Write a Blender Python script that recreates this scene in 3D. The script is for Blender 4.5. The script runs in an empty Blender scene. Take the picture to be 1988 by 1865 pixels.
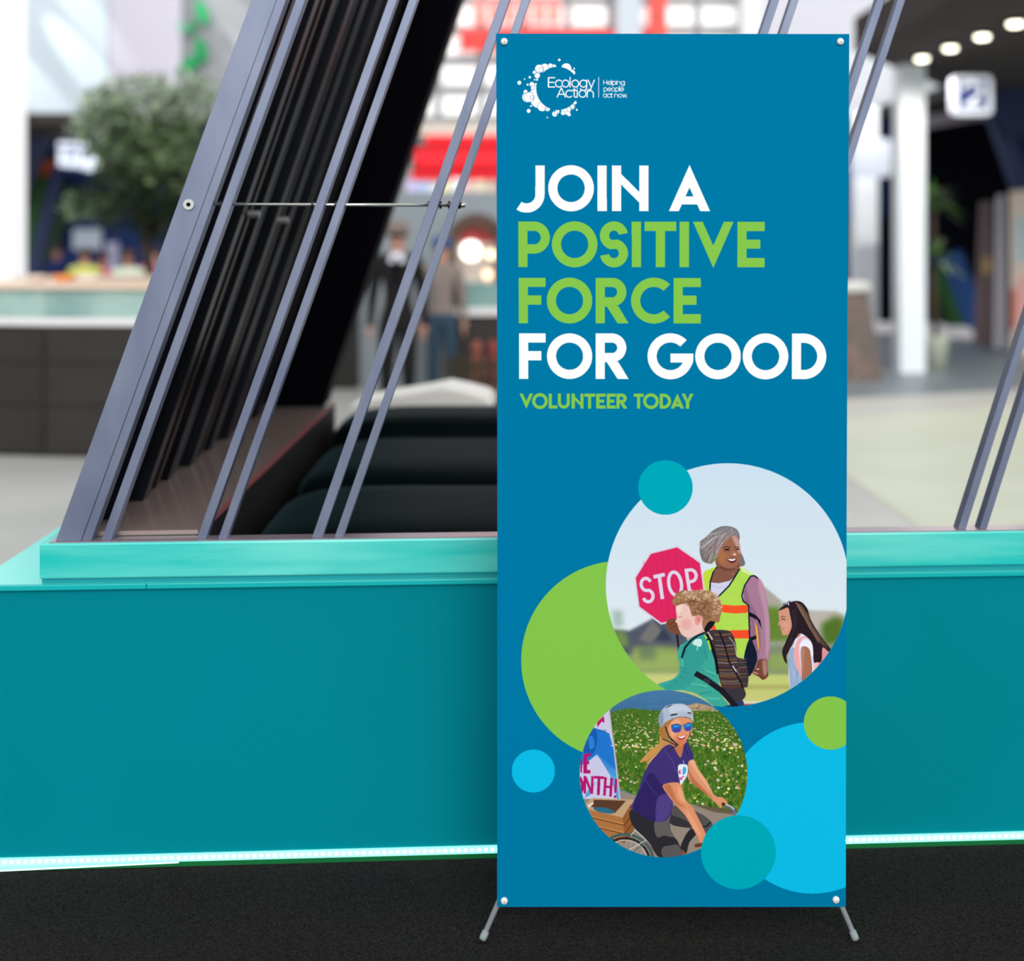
import bpy, bmesh, math, random
from mathutils import Vector
random.seed(11)
scene = bpy.context.scene
COL = scene.collection

# ================================================================ camera, world, sun, exposure
FPX, HX, HY, EYE = 2400.0, 994.0, 450.0, 1.6        # focal length and eye line, for a 1988 x 1865 frame
cam_d = bpy.data.cameras.new('camera'); cam = bpy.data.objects.new('camera', cam_d); COL.objects.link(cam)
cam.location = (0, 0, EYE); cam.rotation_euler = (math.radians(90), 0, 0)
cam_d.sensor_fit = 'HORIZONTAL'; cam_d.sensor_width = 36.0; cam_d.lens = 36.0 * FPX / 1988.0
cam_d.shift_x = 0.0; cam_d.shift_y = -(932.5 - HY) / 1988.0
cam_d.clip_start = .05; cam_d.clip_end = 200
cam_d.dof.use_dof = True; cam_d.dof.focus_distance = 2.915
APERTURE = .038                                      # lens opening in metres
cam_d.dof.aperture_fstop = (cam_d.lens / 1000.0) / APERTURE
scene.camera = cam

world = bpy.data.worlds.new('world'); scene.world = world; world.use_nodes = True
bg = world.node_tree.nodes['Background']; bg.inputs[0].default_value = (.93, .97, 1.0, 1); bg.inputs[1].default_value = 1.0
sun_d = bpy.data.lights.new('sun', 'SUN'); sun_d.energy = 1.95; sun_d.angle = math.radians(35); sun_d.color = (1, .985, .96)
sun = bpy.data.objects.new('sun', sun_d); COL.objects.link(sun); sun.location = (1.5, -4, 9)
sun.rotation_euler = Vector((-.12, .88, -.46)).to_track_quat('-Z', 'Y').to_euler()
vs = scene.view_settings
vs.view_transform = 'Standard'; vs.look = 'None'; vs.gamma = 1.0; vs.use_curve_mapping = False; vs.exposure = 0.0

# ================================================================ helpers
def lin(c):
    out = []
    for v in c[:3]:
        v = v / 255.0
        out.append(v / 12.92 if v <= .04045 else ((v + .055) / 1.055) ** 2.4)
    return (*out, 1.0)

MATS = {}
def mat(name, col, rough=.6, metal=0.0, spec=.4, var=None, vscale=6.0, vstretch=(1, 1, 1), bump=0.0, bscale=60.0, emit=0.0, ecol=None, trans=0.0, coat=0.0, alpha=1.0):
    if name in MATS: return MATS[name]
    m = bpy.data.materials.new(name); m.use_nodes = True; nt = m.node_tree; b = nt.nodes['Principled BSDF']
    b.inputs['Base Color'].default_value = lin(col); b.inputs['Roughness'].default_value = rough; b.inputs['Metallic'].default_value = metal
    b.inputs['Specular IOR Level'].default_value = spec; b.inputs['Transmission Weight'].default_value = trans; b.inputs['Coat Weight'].default_value = coat
    b.inputs['Alpha'].default_value = alpha
    tc = nt.nodes.new('ShaderNodeTexCoord')
    if var is not None:
        mp = nt.nodes.new('ShaderNodeMapping'); mp.inputs['Scale'].default_value = vstretch
        nz = nt.nodes.new('ShaderNodeTexNoise'); nz.inputs['Scale'].default_value = vscale; nz.inputs['Detail'].default_value = 5
        rp = nt.nodes.new('ShaderNodeValToRGB'); rp.color_ramp.elements[0].position = .36; rp.color_ramp.elements[1].position = .66
        rp.color_ramp.elements[0].color = lin(col); rp.color_ramp.elements[1].color = lin(var)
        nt.links.new(tc.outputs['Object'], mp.inputs[0]); nt.links.new(mp.outputs[0], nz.inputs['Vector']); nt.links.new(nz.outputs['Fac'], rp.inputs[0]); nt.links.new(rp.outputs[0], b.inputs['Base Color'])
    if bump:
        n2 = nt.nodes.new('ShaderNodeTexNoise'); n2.inputs['Scale'].default_value = bscale; n2.inputs['Detail'].default_value = 4
        bp = nt.nodes.new('ShaderNodeBump'); bp.inputs['Strength'].default_value = bump; bp.inputs['Distance'].default_value = .01
        nt.links.new(tc.outputs['Object'], n2.inputs['Vector']); nt.links.new(n2.outputs['Fac'], bp.inputs['Height']); nt.links.new(bp.outputs[0], b.inputs['Normal'])
    if emit:
        b.inputs['Emission Color'].default_value = lin(ecol or col); b.inputs['Emission Strength'].default_value = emit
    MATS[name] = m
    return m

ORG = {}
def thing(name, label, cat, loc=(0, 0, 0), group=None):
    o = bpy.data.objects.new(name, None); COL.objects.link(o); o.location = loc; o.empty_display_size = .1
    ORG[o.name] = Vector(loc); o['label'] = label; o['category'] = cat
    if group: o['group'] = group
    return o

def mesh(name, geo, m, parent=None, smooth=False, label=None, cat=None, group=None, kind=None, bevel=0.0):
    verts, faces = geo
    V = [Vector(v) for v in verts]
    if parent is not None: org = ORG[parent.name]
    else:
        n = len(V); org = Vector((sum(v.x for v in V) / n, sum(v.y for v in V) / n, min(v.z for v in V)))
    me = bpy.data.meshes.new(name); me.from_pydata([tuple(v - org) for v in V], [], faces); me.update()
    bm = bmesh.new(); bm.from_mesh(me); bmesh.ops.recalc_face_normals(bm, faces=bm.faces); bm.to_mesh(me); bm.free()
    if smooth:
        for p in me.polygons: p.use_smooth = True
    if m is not None: me.materials.append(m)
    o = bpy.data.objects.new(name, me); COL.objects.link(o)
    if parent is not None: o.parent = parent
    else: o.location = org
    ORG[o.name] = org
    if label: o['label'] = label
    if cat: o['category'] = cat
    if group: o['group'] = group
    if kind: o['kind'] = kind
    if bevel:
        b = o.modifiers.new('bevel', 'BEVEL'); b.width = bevel; b.segments = 2; b.limit_method = 'ANGLE'
    return o

def join(*gs):
    V, F = [], []
    for v, f in gs:
        k = len(V); V += list(v); F += [[i + k for i in q] for q in f]
    return V, F
def hexa(b, t):
    """eight corners: four at the bottom, four at the top, both in the same turn"""
    return list(b) + list(t), [(3, 2, 1, 0), (4, 5, 6, 7), (0, 1, 5, 4), (1, 2, 6, 5), (2, 3, 7, 6), (3, 0, 4, 7)]
def box(x0, x1, y0, y1, z0, z1):
    return hexa([(x0, y0, z0), (x1, y0, z0), (x1, y1, z0), (x0, y1, z0)], [(x0, y0, z1), (x1, y0, z1), (x1, y1, z1), (x0, y1, z1)])
def prism(P, Q):
    n = len(P)
    return list(P) + list(Q), [tuple(range(n)), tuple(range(2 * n - 1, n - 1, -1))] + [(i, (i + 1) % n, n + (i + 1) % n, n + i) for i in range(n)]
def prism_z(xy, z0, z1): return prism([(x, y, z0) for x, y in xy], [(x, y, z1) for x, y in xy])
def prism_y(xz, y0, y1): return prism([(x, y0, z) for x, z in xz], [(x, y1, z) for x, z in xz])
def P(x, y, Y): return ((x - HX) * Y / FPX, Y, EYE - (y - HY) * Y / FPX)
def pane(pts, Y, t):
    """a board of thickness t standing at distance Y, its outline read off the photograph"""
    return prism_y([(P(x, y, Y)[0], P(x, y, Y)[2]) for x, y in pts], Y, Y + t)
def rect(x0, y0, x1, y1, Y, t): return pane([(x0, y0), (x1, y0), (x1, y1), (x0, y1)], Y, t)
def tube(path, r, n=10, caps=True):
    V, F = [], []; K = len(path); path = [Vector(p) for p in path]
    rs = r if isinstance(r, (list, tuple)) else [r] * K
    for i, p in enumerate(path):
        d = (path[min(i + 1, K - 1)] - path[max(i - 1, 0)]).normalized()
        a = d.cross(Vector((0, 0, 1)) if abs(d.z) < .9 else Vector((1, 0, 0))).normalized(); b = d.cross(a)
        for k in range(n):
            t = 2 * math.pi * k / n; V.append(tuple(p + (a * math.cos(t) + b * math.sin(t)) * rs[i]))
    for i in range(K - 1):
        for k in range(n): F.append((i * n + k, i * n + (k + 1) % n, (i + 1) * n + (k + 1) % n, (i + 1) * n + k))
    if caps: F += [tuple(range(n)), tuple(range(K * n - 1, (K - 1) * n - 1, -1))]
    return V, F
def lathe(prof, c, n=28):
    V, F = [], []; K = len(prof)
    for r, z in prof:
        for k in range(n): t = 2 * math.pi * k / n; V.append((c[0] + r * math.cos(t), c[1] + r * math.sin(t), c[2] + z))
    for i in range(K - 1):
        for k in range(n): F.append((i * n + k, i * n + (k + 1) % n, (i + 1) * n + (k + 1) % n, (i + 1) * n + k))
    F += [tuple(range(n - 1, -1, -1)), tuple(range((K - 1) * n, K * n))]
    return V, F
def superq(c, h, e=.35, nu=28, nv=18, e2=None):
    """rounded cushion: superellipsoid with half sizes h"""
    e2 = e if e2 is None else e2
    sg = lambda v, p: math.copysign(abs(v) ** p, v)
    V, F = [], []
    for i in range(nv + 1):
        a = -math.pi / 2 + math.pi * i / nv
        for k in range(nu):
            b = 2 * math.pi * k / nu
            V.append((c[0] + h[0] * sg(math.cos(a), e) * sg(math.cos(b), e2), c[1] + h[1] * sg(math.cos(a), e) * sg(math.sin(b), e2), c[2] + h[2] * sg(math.sin(a), e)))
    for i in range(nv):
        for k in range(nu): F.append((i * nu + k, i * nu + (k + 1) % nu, (i + 1) * nu + (k + 1) % nu, (i + 1) * nu + k))
    return V, F
def disc_y(cx, z, y, r, t, n=24):
    return prism_y([(cx + r * math.cos(2 * math.pi * k / n), z + r * math.sin(2 * math.pi * k / n)) for k in range(n)], y, y + t)
def rrect(x0, x1, z0, z1, r, n=6):
    out = []
    for cx, cz, a0 in ((x1 - r, z1 - r, 0), (x0 + r, z1 - r, 90), (x0 + r, z0 + r, 180), (x1 - r, z0 + r, 270)):
        for k in range(n + 1): a = math.radians(a0 + 90 * k / n); out.append((cx + r * math.cos(a), cz + r * math.sin(a)))
    return out
def struct(name, geo, m, parent=None, **k):
    if parent is None: k.setdefault('kind', 'structure')
    return mesh(name, geo, m, parent, **k)
# ================================================================ the setting
M_floor = mat('hall_floor', (176, 176, 172), .45, var=(188, 187, 182), vscale=1.2, spec=.3)
floor = struct('floor', prism_z([(-14, -6), (16, -6), (16, 32), (-14, 32)], -.06, -.004), M_floor)
m_c = bpy.data.materials.new('dark_carpet'); m_c.use_nodes = True; MATS['dark_carpet'] = m_c
nt = m_c.node_tree; bs = nt.nodes['Principled BSDF']; bs.inputs['Roughness'].default_value = 1; bs.inputs['Specular IOR Level'].default_value = .05
tc = nt.nodes.new('ShaderNodeTexCoord')
n1 = nt.nodes.new('ShaderNodeTexNoise'); n1.inputs['Scale'].default_value = 260; n1.inputs['Detail'].default_value = 3; n1.inputs['Roughness'].default_value = .7
n2 = nt.nodes.new('ShaderNodeTexNoise'); n2.inputs['Scale'].default_value = 3; n2.inputs['Detail'].default_value = 3
r1 = nt.nodes.new('ShaderNodeValToRGB'); r1.color_ramp.elements[0].position = .32; r1.color_ramp.elements[1].position = .72
r1.color_ramp.elements[0].color = (.0026, .0025, .0024, 1); r1.color_ramp.elements[1].color = (.044, .042, .038, 1)
mx = nt.nodes.new('ShaderNodeMix'); mx.data_type = 'RGBA'; mx.blend_type = 'MULTIPLY'; mx.inputs['Factor'].default_value = .3
for n in (n1, n2): nt.links.new(tc.outputs['Object'], n.inputs['Vector'])
nt.links.new(n1.outputs['Fac'], r1.inputs[0]); nt.links.new(r1.outputs[0], mx.inputs['A']); nt.links.new(n2.outputs['Color'], mx.inputs['B']); nt.links.new(mx.outputs['Result'], bs.inputs['Base Color'])
bp = nt.nodes.new('ShaderNodeBump'); bp.inputs['Strength'].default_value = .6; bp.inputs['Distance'].default_value = .004; nt.links.new(n1.outputs['Fac'], bp.inputs['Height']); nt.links.new(bp.outputs[0], bs.inputs['Normal'])
struct('carpet', prism_z([(-14, -5.9), (15.9, -5.9), (15.9, 4.03), (3.4, 3.37), (-1.3, 3.12), (-14, 2.6)], -.05, 0), m_c, floor, label='dark charcoal carpet')
struct('inlay', prism_z([(2.2, 5.4), (9, 5.4), (9, 13.2), (2.2, 10.4)], -.05, .001), mat('cream_floor', (190, 194, 174), .5, var=(196, 199, 181), vscale=2), floor, label='pale cream floor inlay')
struct('inlay', prism_z([(3.2, 11.9), (14, 15.6), (14, 31), (3.2, 31)], -.05, .001), mat('slate_floor', (108, 118, 126), .4, var=(126, 134, 138), vscale=1.5), floor, label='blue grey far floor')

M_pale = mat('pale_wall', (206, 218, 226), .8)
M_lilac = mat('lilac_wall', (206, 200, 212), .8)
M_gray = mat('gray_wall', (150, 152, 156), .8)
M_white = mat('white_paint', (236, 238, 242), .7)
M_soffit = mat('brown_soffit', (46, 41, 38), .8, var=(54, 48, 44), vscale=2)
M_navy = mat('navy_wall', (0, 44, 104), .7)
M_ink = mat('ink_wall', (3, 4, 12), .9, spec=.1)
M_blue = mat('blue_board', (0, 66, 132), .6)
M_green = mat('green_board', (24, 78, 22), .7)
M_slate = mat('slate_beam', (44, 54, 92), .7)
M_orange = mat('orange_board', (190, 84, 46), .7)
struct('wall_back', box(-14, 16, 28, 28.3, 0, 13), M_pale)
# upper left bulkhead with its three painted bays
wl = struct('wall_left', box(P(-300, 0, 16.3)[0], P(690, 0, 16.3)[0], 16.3, 16.6, P(0, 224, 16.3)[2], 9), M_gray)
def leaf(cx, cy, L, ang, w=.42):
    pts = []
    for t, s in ((0, 0), (.25, .8), (.55, 1), (.85, .5), (1, 0), (.85, -.5), (.55, -1), (.25, -.8)):
        x = (t - .5) * L; y = s * L * w / 2; a = math.radians(ang); pts.append((cx + x * math.cos(a) - y * math.sin(a), cy + x * math.sin(a) + y * math.cos(a)))
    return pts
struct('panel', rect(-300, -400, 210, 219, 16.2, .1), M_pale, wl); struct('panel', rect(212, -400, 352, 222, 16.2, .1), M_lilac, wl)
M_leaf = mat('leaf_decal', (0, 150, 84), .6); M_leaf2 = mat('leaf_decal_pale', (110, 206, 164), .6)
for (cx, cy, L, a, mm) in ((392, 24, 56, 70, M_leaf), (372, 52, 36, 120, M_leaf), (352, 52, 26, 60, M_leaf2), (390, 96, 58, 75, M_leaf), (366, 126, 62, 140, M_leaf)):
    struct('leaf_decal', pane(leaf(cx, cy, L, a), 16.17, .02), mm, wl)
struct('ceiling', prism_z([(-14, 16.2), (P(690, 0, 16.4)[0], 16.2), (P(690, 0, 16.4)[0], 20), (-14, 20)], P(0, 224, 16.3)[2] - .12, P(0, 224, 16.3)[2]), M_soffit)
# blue shop wall beneath it with slanting boards
ws = struct('wall_shop', box(P(-200, 0, 19)[0], P(700, 0, 19)[0], 19, 19.3, 0, 3.3), M_navy)
struct('board', pane([(20, 352), (92, 340), (52, 545), (20, 545)], 18.8, .1), M_green, ws); struct('board', pane([(20, 300), (110, 312), (84, 352), (20, 352)], 18.85, .1), M_orange, ws)
struct('board', pane([(100, 335), (124, 335), (66, 560), (40, 560)], 18.7, .12), M_slate, ws); struct('board', pane([(60, 236), (108, 236), (44, 400), (18, 400), (18, 360)], 18.65, .12), mat('dusk_board', (58, 66, 100), .7), ws)
struct('board', pane([(118, 360), (150, 360), (84, 560), (66, 560)], 18.75, .1), mat('forest_board', (20, 52, 34), .7), ws)
struct('panel', rect(205, 470, 230, 560, 18.8, .1), mat('gray_post', (176, 176, 206), .7), ws)
# big window wall in the middle
wc = struct('window_1', box(P(600, 0, 18)[0], P(1470, 0, 18)[0], 18, 18.3, 0, 9), M_gray)
M_pane = mat('bright_pane', (235, 237, 235), .3, emit=.55, ecol=(255, 255, 250))
for ry in range(-2, 4):
    for rx in range(9):
        x0 = 690 + rx * 84; y0 = 12 + ry * 58
        struct('window_pane', rect(x0, y0, x0 + 68, y0 + 38, 17.93, .05), M_pane, wc)
struct('panel', rect(690, 238, 1290, 262, 17.9, .08), mat('cream_band', (226, 214, 200), .7), wc)
# white posts and red upright above the banner
struct('trim_1', rect(1198, -300, 1246, 300, 17.4, .3), mat('cool_post', (206, 216, 226), .7)); struct('trim_2', rect(1441, -300, 1479, 300, 17.2, .3), M_white)
struct('trim_3', rect(1262, -200, 1294, 300, 17.5, .2), mat('red_upright', (250, 92, 80), .6))
# pale partition behind the standing man, brown arch beside it
struct('wall_partition', box(P(690, 0, 12.8)[0], P(1300, 0, 12.8)[0], 12.8, 12.95, 0, P(0, 372, 12.8)[2]), mat('partition', (138, 146, 152), .8))
struct('wall_dark', box(P(560, 0, 12.6)[0], P(694, 0, 12.6)[0], 12.6, 12.75, 0, 2.0), mat('olive_dark', (44, 44, 40), .9))
# right hand: soffits, columns, dark doorway
sf = struct('ceiling.001', prism_z([(3.6, 9.7), (9.5, 9.7), (9.5, 21.5), (5.5, 16), (3.6, 13)], 3.5, 3.85), M_soffit)
struct('ceiling.002', prism_z([(6.15, 17.6), (14, 17.6), (14, 27.9), (6.15, 27.9)], 3.5, 3.7), M_soffit)
struct('wall_right', box(P(1470, 0, 24)[0], 15.8, 24, 24.3, 0, 12), mat('pale_right', (224, 222, 232), .8))
wn = struct('wall_navy', box(P(1600, 0, 20.6)[0], 14, 20.6, 20.8, 0, 3.5), mat('navy_shop', (0, 34, 84), .7))
struct('board', pane([(1797, 235), (1940, 235), (1990, 420), (2100, 640), (1850, 640)], 20.0, .2), M_ink, wn); struct('board', pane([(1722, 300), (1748, 300), (1748, 650), (1722, 650)], 20.2, .2), M_ink, wn)
struct('board', pane([(1820, 505), (1866, 485), (1930, 655), (1880, 655)], 19.6, .15), M_blue, wn); struct('board', pane([(1806, 520), (1832, 520), (1882, 655), (1852, 655)], 19.4, .15), M_green, wn); struct('board', pane([(1796, 560), (1812, 560), (1846, 655), (1822, 655)], 19.3, .15), mat('umber_board', (34, 28, 30), .8), wn)
struct('board', pane([(1646, 330), (1750, 330), (1750, 425), (1646, 425)], 20.3, .2), mat('navy_lit', (0, 60, 124), .7), wn)
struct('trim_4', pane([(1790, 226), (1940, 200), (1940, 224), (1790, 250)], 18.6, .4), mat('mauve_header', (172, 162, 172), .7))
struct('trim_5', pane([(1920, 214), (1950, 205), (2030, 450), (2002, 450)], 16.6, .2), M_slate)
struct('wall_bulkhead', pane([(1930, 100), (2200, 60), (2200, 300), (1960, 262), (1900, 130)], 16.4, .15), mat('bulkhead_blue', (34, 46, 82), .8))
struct('trim_6', rect(1661, 96, 1705, 642, 20.0, .36), M_white); struct('trim_7', rect(1748, 118, 1797, 724, 14.0, .28), mat('pillar_white', (236, 242, 248), .6))
struct('trim_8', pane([(1640, 88), (1690, 112), (1826, 158), (1824, 170), (1790, 182), (1706, 205), (1640, 225)], 17.2, .3), mat('beam_white', (222, 226, 232), .7))
for i, (x0, y0, x1, y1) in enumerate(((1694, 628, 1752, 646), (1800, 630, 1836, 652), (1836, 636, 1884, 656), (1884, 644, 1900, 662))):
    struct('trim_%d' % (9 + i), rect(x0, y0, x1, y1, 18.6, .3), mat('kerb_white', (246, 240, 244), .5))
struct('pillar_left', rect(-260, -500, 20, 690, 12.0, .4), mat('glowing_pillar', (250, 250, 250), .6, emit=.5))  # far left white pillar, its sunlit glare put in as emission

# added spots standing in for sun patches over the left bulkhead
def spot(name, loc, aim, e, size, blend=.35, col=(1, 1, .97)):
    d = bpy.data.lights.new(name, 'SPOT'); d.energy = e; d.spot_size = math.radians(size); d.spot_blend = blend; d.color = col; d.shadow_soft_size = .03
    o = bpy.data.objects.new(name, d); COL.objects.link(o); o.location = loc; o.rotation_euler = (Vector(aim) - Vector(loc)).to_track_quat('-Z', 'Y').to_euler()
for (x, y, e, sz) in ((165, 125, 1000, 8), (62, 165, 900, 8), (150, 5, 900, 7), (438, 15, 1100, 9), (452, 92, 900, 7)):
    a = P(x, y, 16.2); spot('sun_patch_spot', (a[0] - 2.2, a[1] - .75, a[2] + 2.7), a, e, sz, .55)

for z_ in (1.2, 2.9): spot('pillar_fill_spot', (P(1683, 0, 20)[0] - .6, 18.9, 5.2), (P(1683, 0, 20)[0], 20, z_), 420, 40, .8)  # added fill spots, only there to brighten the far white pillar
# ================================================================ plinth
FS, F0 = .0526, 3.1695
def Yf(X): return F0 + FS * X
def strip(x0, x1, d0, d1, z0, z1):
    """bar that follows the plinth's front line between depths d0 and d1"""
    return prism_z([(x0, Yf(x0) + d0), (x1, Yf(x1) + d0), (x1, Yf(x1) + d1), (x0, Yf(x0) + d1)], z0, z1)
M_teal = mat('teal_panel', (0, 131, 146), .5, spec=.04, var=(0, 128, 140), vscale=1.5)
M_teal2 = mat('teal_ledge', (0, 176, 176), .35, spec=.5)
M_cap = mat('worn_teal_cap', (34, 196, 188), .3, spec=.5, var=(116, 224, 212), vscale=2.6, vstretch=(.5, 1, 5))
plinth = thing('display_plinth', 'long teal plinth with light strip along its foot behind the banner', 'plinth', (0, Yf(0), 0))
XL, XR = -1.345, 3.3
for a, b in ((XL, .35), (.353, XR)):
    mesh('front_panel', strip(a, b, .0, .1, .03, .70), M_teal, plinth)
mesh('side_panel', box(XL, -.83, Yf(XL) + .103, 5.61, .0, .70), M_teal, plinth); mesh('inner_lining', box(-.829, -.803, 3.24, 5.61, 0, .8155), mat('lining_black', (10, 10, 13), .6, spec=.2), plinth)
mesh('ledge', strip(-1.357, -.9205, -.012, .0, .7015, .7155), M_teal2, plinth, bevel=.002); mesh('ledge', strip(-.9195, XR, -.012, .0, .7015, .7155), M_teal2, plinth, bevel=.002)
mesh('ledge_return', prism_z([(-1.357, Yf(-1.357) + .0005), (XR, Yf(XR) + .0005), (XR, Yf(XR) + .1), (-.83, Yf(-.83) + .1), (-.83, 5.61), (-1.357, 5.61)], .7015, .7153), mat('teal_ledge_lit', (96, 224, 214), .3, spec=.6), plinth)  # ledge top, its brighter light put into a paler teal
mesh('recess_strip', strip(-1.183, XR, .004, .05, .716, .7275), mat('teal_recess', (0, 150, 158), .5), plinth)
mesh('cap', strip(-1.187, XR, -.004, .054, .728, .817), M_cap, plinth, bevel=.004)
mesh('cap_return', box(-1.187, -.83, Yf(-1.187) + .058, 5.61, .716, .815), M_cap, plinth)
mesh('top_plate', strip(-1.165, XR, .002, .052, .817, .8195), mat('plate_metal', (176, 160, 170), .3, metal=.6), plinth)
mesh('light_strip', strip(XL, XR, -.006, .02, .012, .0285), mat('strip_glow', (150, 235, 222), .3, emit=.9, ecol=(150, 245, 230)), plinth, label='glowing light strip')
mesh('green_trim', strip(XL, XR, -.007, .02, .0, .0118), mat('green_trim', (0, 104, 52), .5), plinth)
gs = []
for k in range(236):
    X = -1.34 + k * .0172
    gs.append(superq((X, Yf(X) - .0065, .0215), (.0046, .0025, .0042), 1, 8, 5))
mesh('diodes', join(*gs), mat('diode', (255, 255, 255), .3, emit=2.2), plinth, kind='stuff')
a_, b_ = XL, -.84
mesh('diffuser_bar', hexa([(a_, Yf(a_) - .012, .0), (b_, Yf(b_) - .0095, .0095), (b_, Yf(b_) - .0072, .0095), (a_, Yf(a_) - .0072, .0)], [(a_, Yf(a_) - .012, .0125), (b_, Yf(b_) - .0095, .0175), (b_, Yf(b_) - .0072, .0175), (a_, Yf(a_) - .0072, .0125)]), mat('diffuser', (150, 235, 215), .3, emit=.35, ecol=(170, 250, 230)), plinth)
mesh('diffuser_line', hexa([(a_, Yf(a_) - .0125, .001), (b_, Yf(b_) - .0100, .0105), (b_, Yf(b_) - .0097, .0105), (a_, Yf(a_) - .0122, .001)], [(a_, Yf(a_) - .0125, .0035), (b_, Yf(b_) - .0100, .0125), (b_, Yf(b_) - .0097, .0125), (a_, Yf(a_) - .0122, .0035)]), mat('diffuser_lit', (240, 255, 250), .3, emit=1.0), plinth)

# ================================================================ slanted slat frame standing on the plinth
M_steel = mat('blue_steel', (108, 117, 142), .4, metal=.3, spec=.5, var=(126, 134, 156), vscale=9, vstretch=(1, 1, .35))
M_darkst = mat('dark_steel', (34, 36, 44), .32, metal=.5, spec=.5, var=(22, 23, 28), vscale=3)
M_black = mat('black_post', (3, 3, 9), .6, spec=.03)
frame = thing('slanted_slat_frame', 'slanted frame of dark steel slats standing on the teal plinth', 'slat frame', (-.2, Yf(-.2) + .05, .8195))
ZB, ZT = .8197, 3.3
def lean(px): return .356 - .030 * (px - 150) / 1700.0
def slat(name, p0, p1, d0, d1, m, ln=None, **k):
    ln = lean(p0) if ln is None else ln
    X0, X1 = [(p - HX) * Yf((p - HX) * 3.17 / FPX) / FPX for p in (p0, p1)]
    b = [(X0, Yf(X0) + d0, ZB), (X1, Yf(X1) + d0, ZB), (X1, Yf(X1) + d1, ZB), (X0, Yf(X0) + d1, ZB)]; s = ln * (ZT - ZB)
    return mesh(name, hexa(b, [(x + s, y + s * FS, ZT) for x, y, z in b]), m, frame, bevel=.0012, **k)
slat('end_blade', 104, 154, .012, .055, M_steel, label='broad pale steel blade'); slat('end_blade', 155.5, 174, .010, .05, M_steel)
for a, b in ((193, 212), (379, 397), (421, 438), (604, 624), (648, 665), (1149, 1166), (1189, 1205), (1362, 1378), (1404, 1419), (1864, 1879), (1906, 1920)):
    slat('slat', a, b, .013, .050, M_steel)
def lean_bar(name, x0, x1, y0, y1, m, ln=.345, zb=.832, parent=frame, **k):
    s = ln * (ZT - zb); b = [(x0, y0, zb), (x1, y0, zb), (x1, y1, zb), (x0, y1, zb)]
    return mesh(name, hexa(b, [(x + s, y, ZT) for x, y, z in b]), m, parent, **k)
lean_bar('backing_panel', -1.14, -1.115, 3.22, 5.5, mat('backing', (14, 15, 20), .28, spec=.5, var=(20, 18, 20), vscale=2), zb=.822)
yy = 3.30; i = 0
while yy < 5.3:
    w = (.035, .02, .05, .026)[i % 4]; dx = (.05, .035, .06, .045)[i % 4]
    lean_bar('fin', -1.114, -1.114 + dx, yy, yy + w, (M_darkst, mat('fin_gray', (72, 78, 88), .4, metal=.4), M_darkst, mat('fin_brown', (44, 36, 34), .35, metal=.4))[i % 4]); yy += (.13, .10, .17, .12)[i % 4]; i += 1
lean_bar('rear_post', -1.11, -.83, 5.42, 5.62, M_black, ln=.338)
mesh('sill', prism_z([(-1.11, 3.17), (-.81, 3.19), (-.81, 5.41), (-1.11, 5.41)], .8197, .8315), mat('glossy_sill', (140, 122, 116), .16, spec=.8, coat=.3), frame, label='glossy dark brown sill')
mesh('sill_edge', box(-.8095, -.803, 3.22, 5.6, .8197, .834), mat('sill_edge', (150, 84, 86), .4), frame)
M_chrome = mat('chrome', (214, 216, 206), .18, metal=.9)
zr = P(0, 398, 3.2)[2]
Xa, Xb_ = [(p - HX) * 3.19 / FPX for p in (376, 903)]
rod = mesh('tie_rod', tube([(Xa, Yf(Xa) + .032, zr + .002), (Xb_, Yf(Xb_) + .032, zr - .001)], .0042, 12), M_chrome, frame, smooth=True, label='thin chrome tie rod')
for p in (383, 398, 432, 447, 609, 630, 653, 670, 833, 855, 872, 892):
    X = (p - HX) * 3.19 / FPX; mesh('washer', tube([(X - .003, Yf(X) + .032, zr), (X + .003, Yf(X) + .032, zr)], .010, 14), M_darkst, rod, smooth=False)
X = (898 - HX) * 3.19 / FPX; mesh('dome_nut', superq((X, Yf(X) + .032, zr), (.010, .007, .007), 1, 12, 8), M_chrome, rod, smooth=True)
def bolt(px, py, Y, r, mm):
    x, _, z = P(px, py, Y); b = mesh('bolt', disc_y(x, z, Y - .006, r, .008), mm, frame); mesh('socket', disc_y(x, z, Y - .0075, r * .42, .002, 6), M_black, b)
bolt(367, 397, Yf(-.82) + .012, .0135, M_chrome)
for px, Y in ((418, 3.62), (484, 3.62), (541, 3.9)):
    x = (px - HX) * Y / FPX; z = P(0, 398 + (Y - 3.2) * 42, Y)[2]
    mesh('bolt', tube([(x - .004, Y, z), (x + .03, Y, z)], .012, 14), mat('bolt_gray', (150, 150, 150), .4, metal=.5), frame)

# ================================================================ black padded day bed behind the plinth
M_leather = mat('black_leather', (6, 13, 16), .5, spec=.012, bump=.15, bscale=14); M_leather.node_tree.nodes['Principled BSDF'].inputs['Sheen Weight'].default_value = .06; M_leather.node_tree.nodes['Principled BSDF'].inputs['Sheen Roughness'].default_value = .35; M_leather.node_tree.nodes['Principled BSDF'].inputs['Sheen Tint'].default_value = (.35, .72, .82, 1)
bed = thing('padded_day_bed', 'black leather day bed of plump bolsters behind the plinth', 'day bed', (-.1, 4.4, 0))
mesh('bed_base', box(-.74, .55, 3.42, 5.6, 0, .56), M_black, bed)
for yc, hx, xl, zc in ((3.80, .42, -.765, .615), (4.67, .45, -.765, .625), (5.37, .26, -.765, .675)):
    mesh('bolster', superq(((xl + .62) / 2, yc, zc), ((.62 - xl) / 2, hx, .155), .5, 56, 26, .3), M_leather, bed, smooth=True)
    mesh('bolster_piping', tube([(xl + .12, yc - hx * .995, zc), (.55, yc - hx * .995, zc)], .006, 8), M_black, bed, smooth=True)
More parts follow.
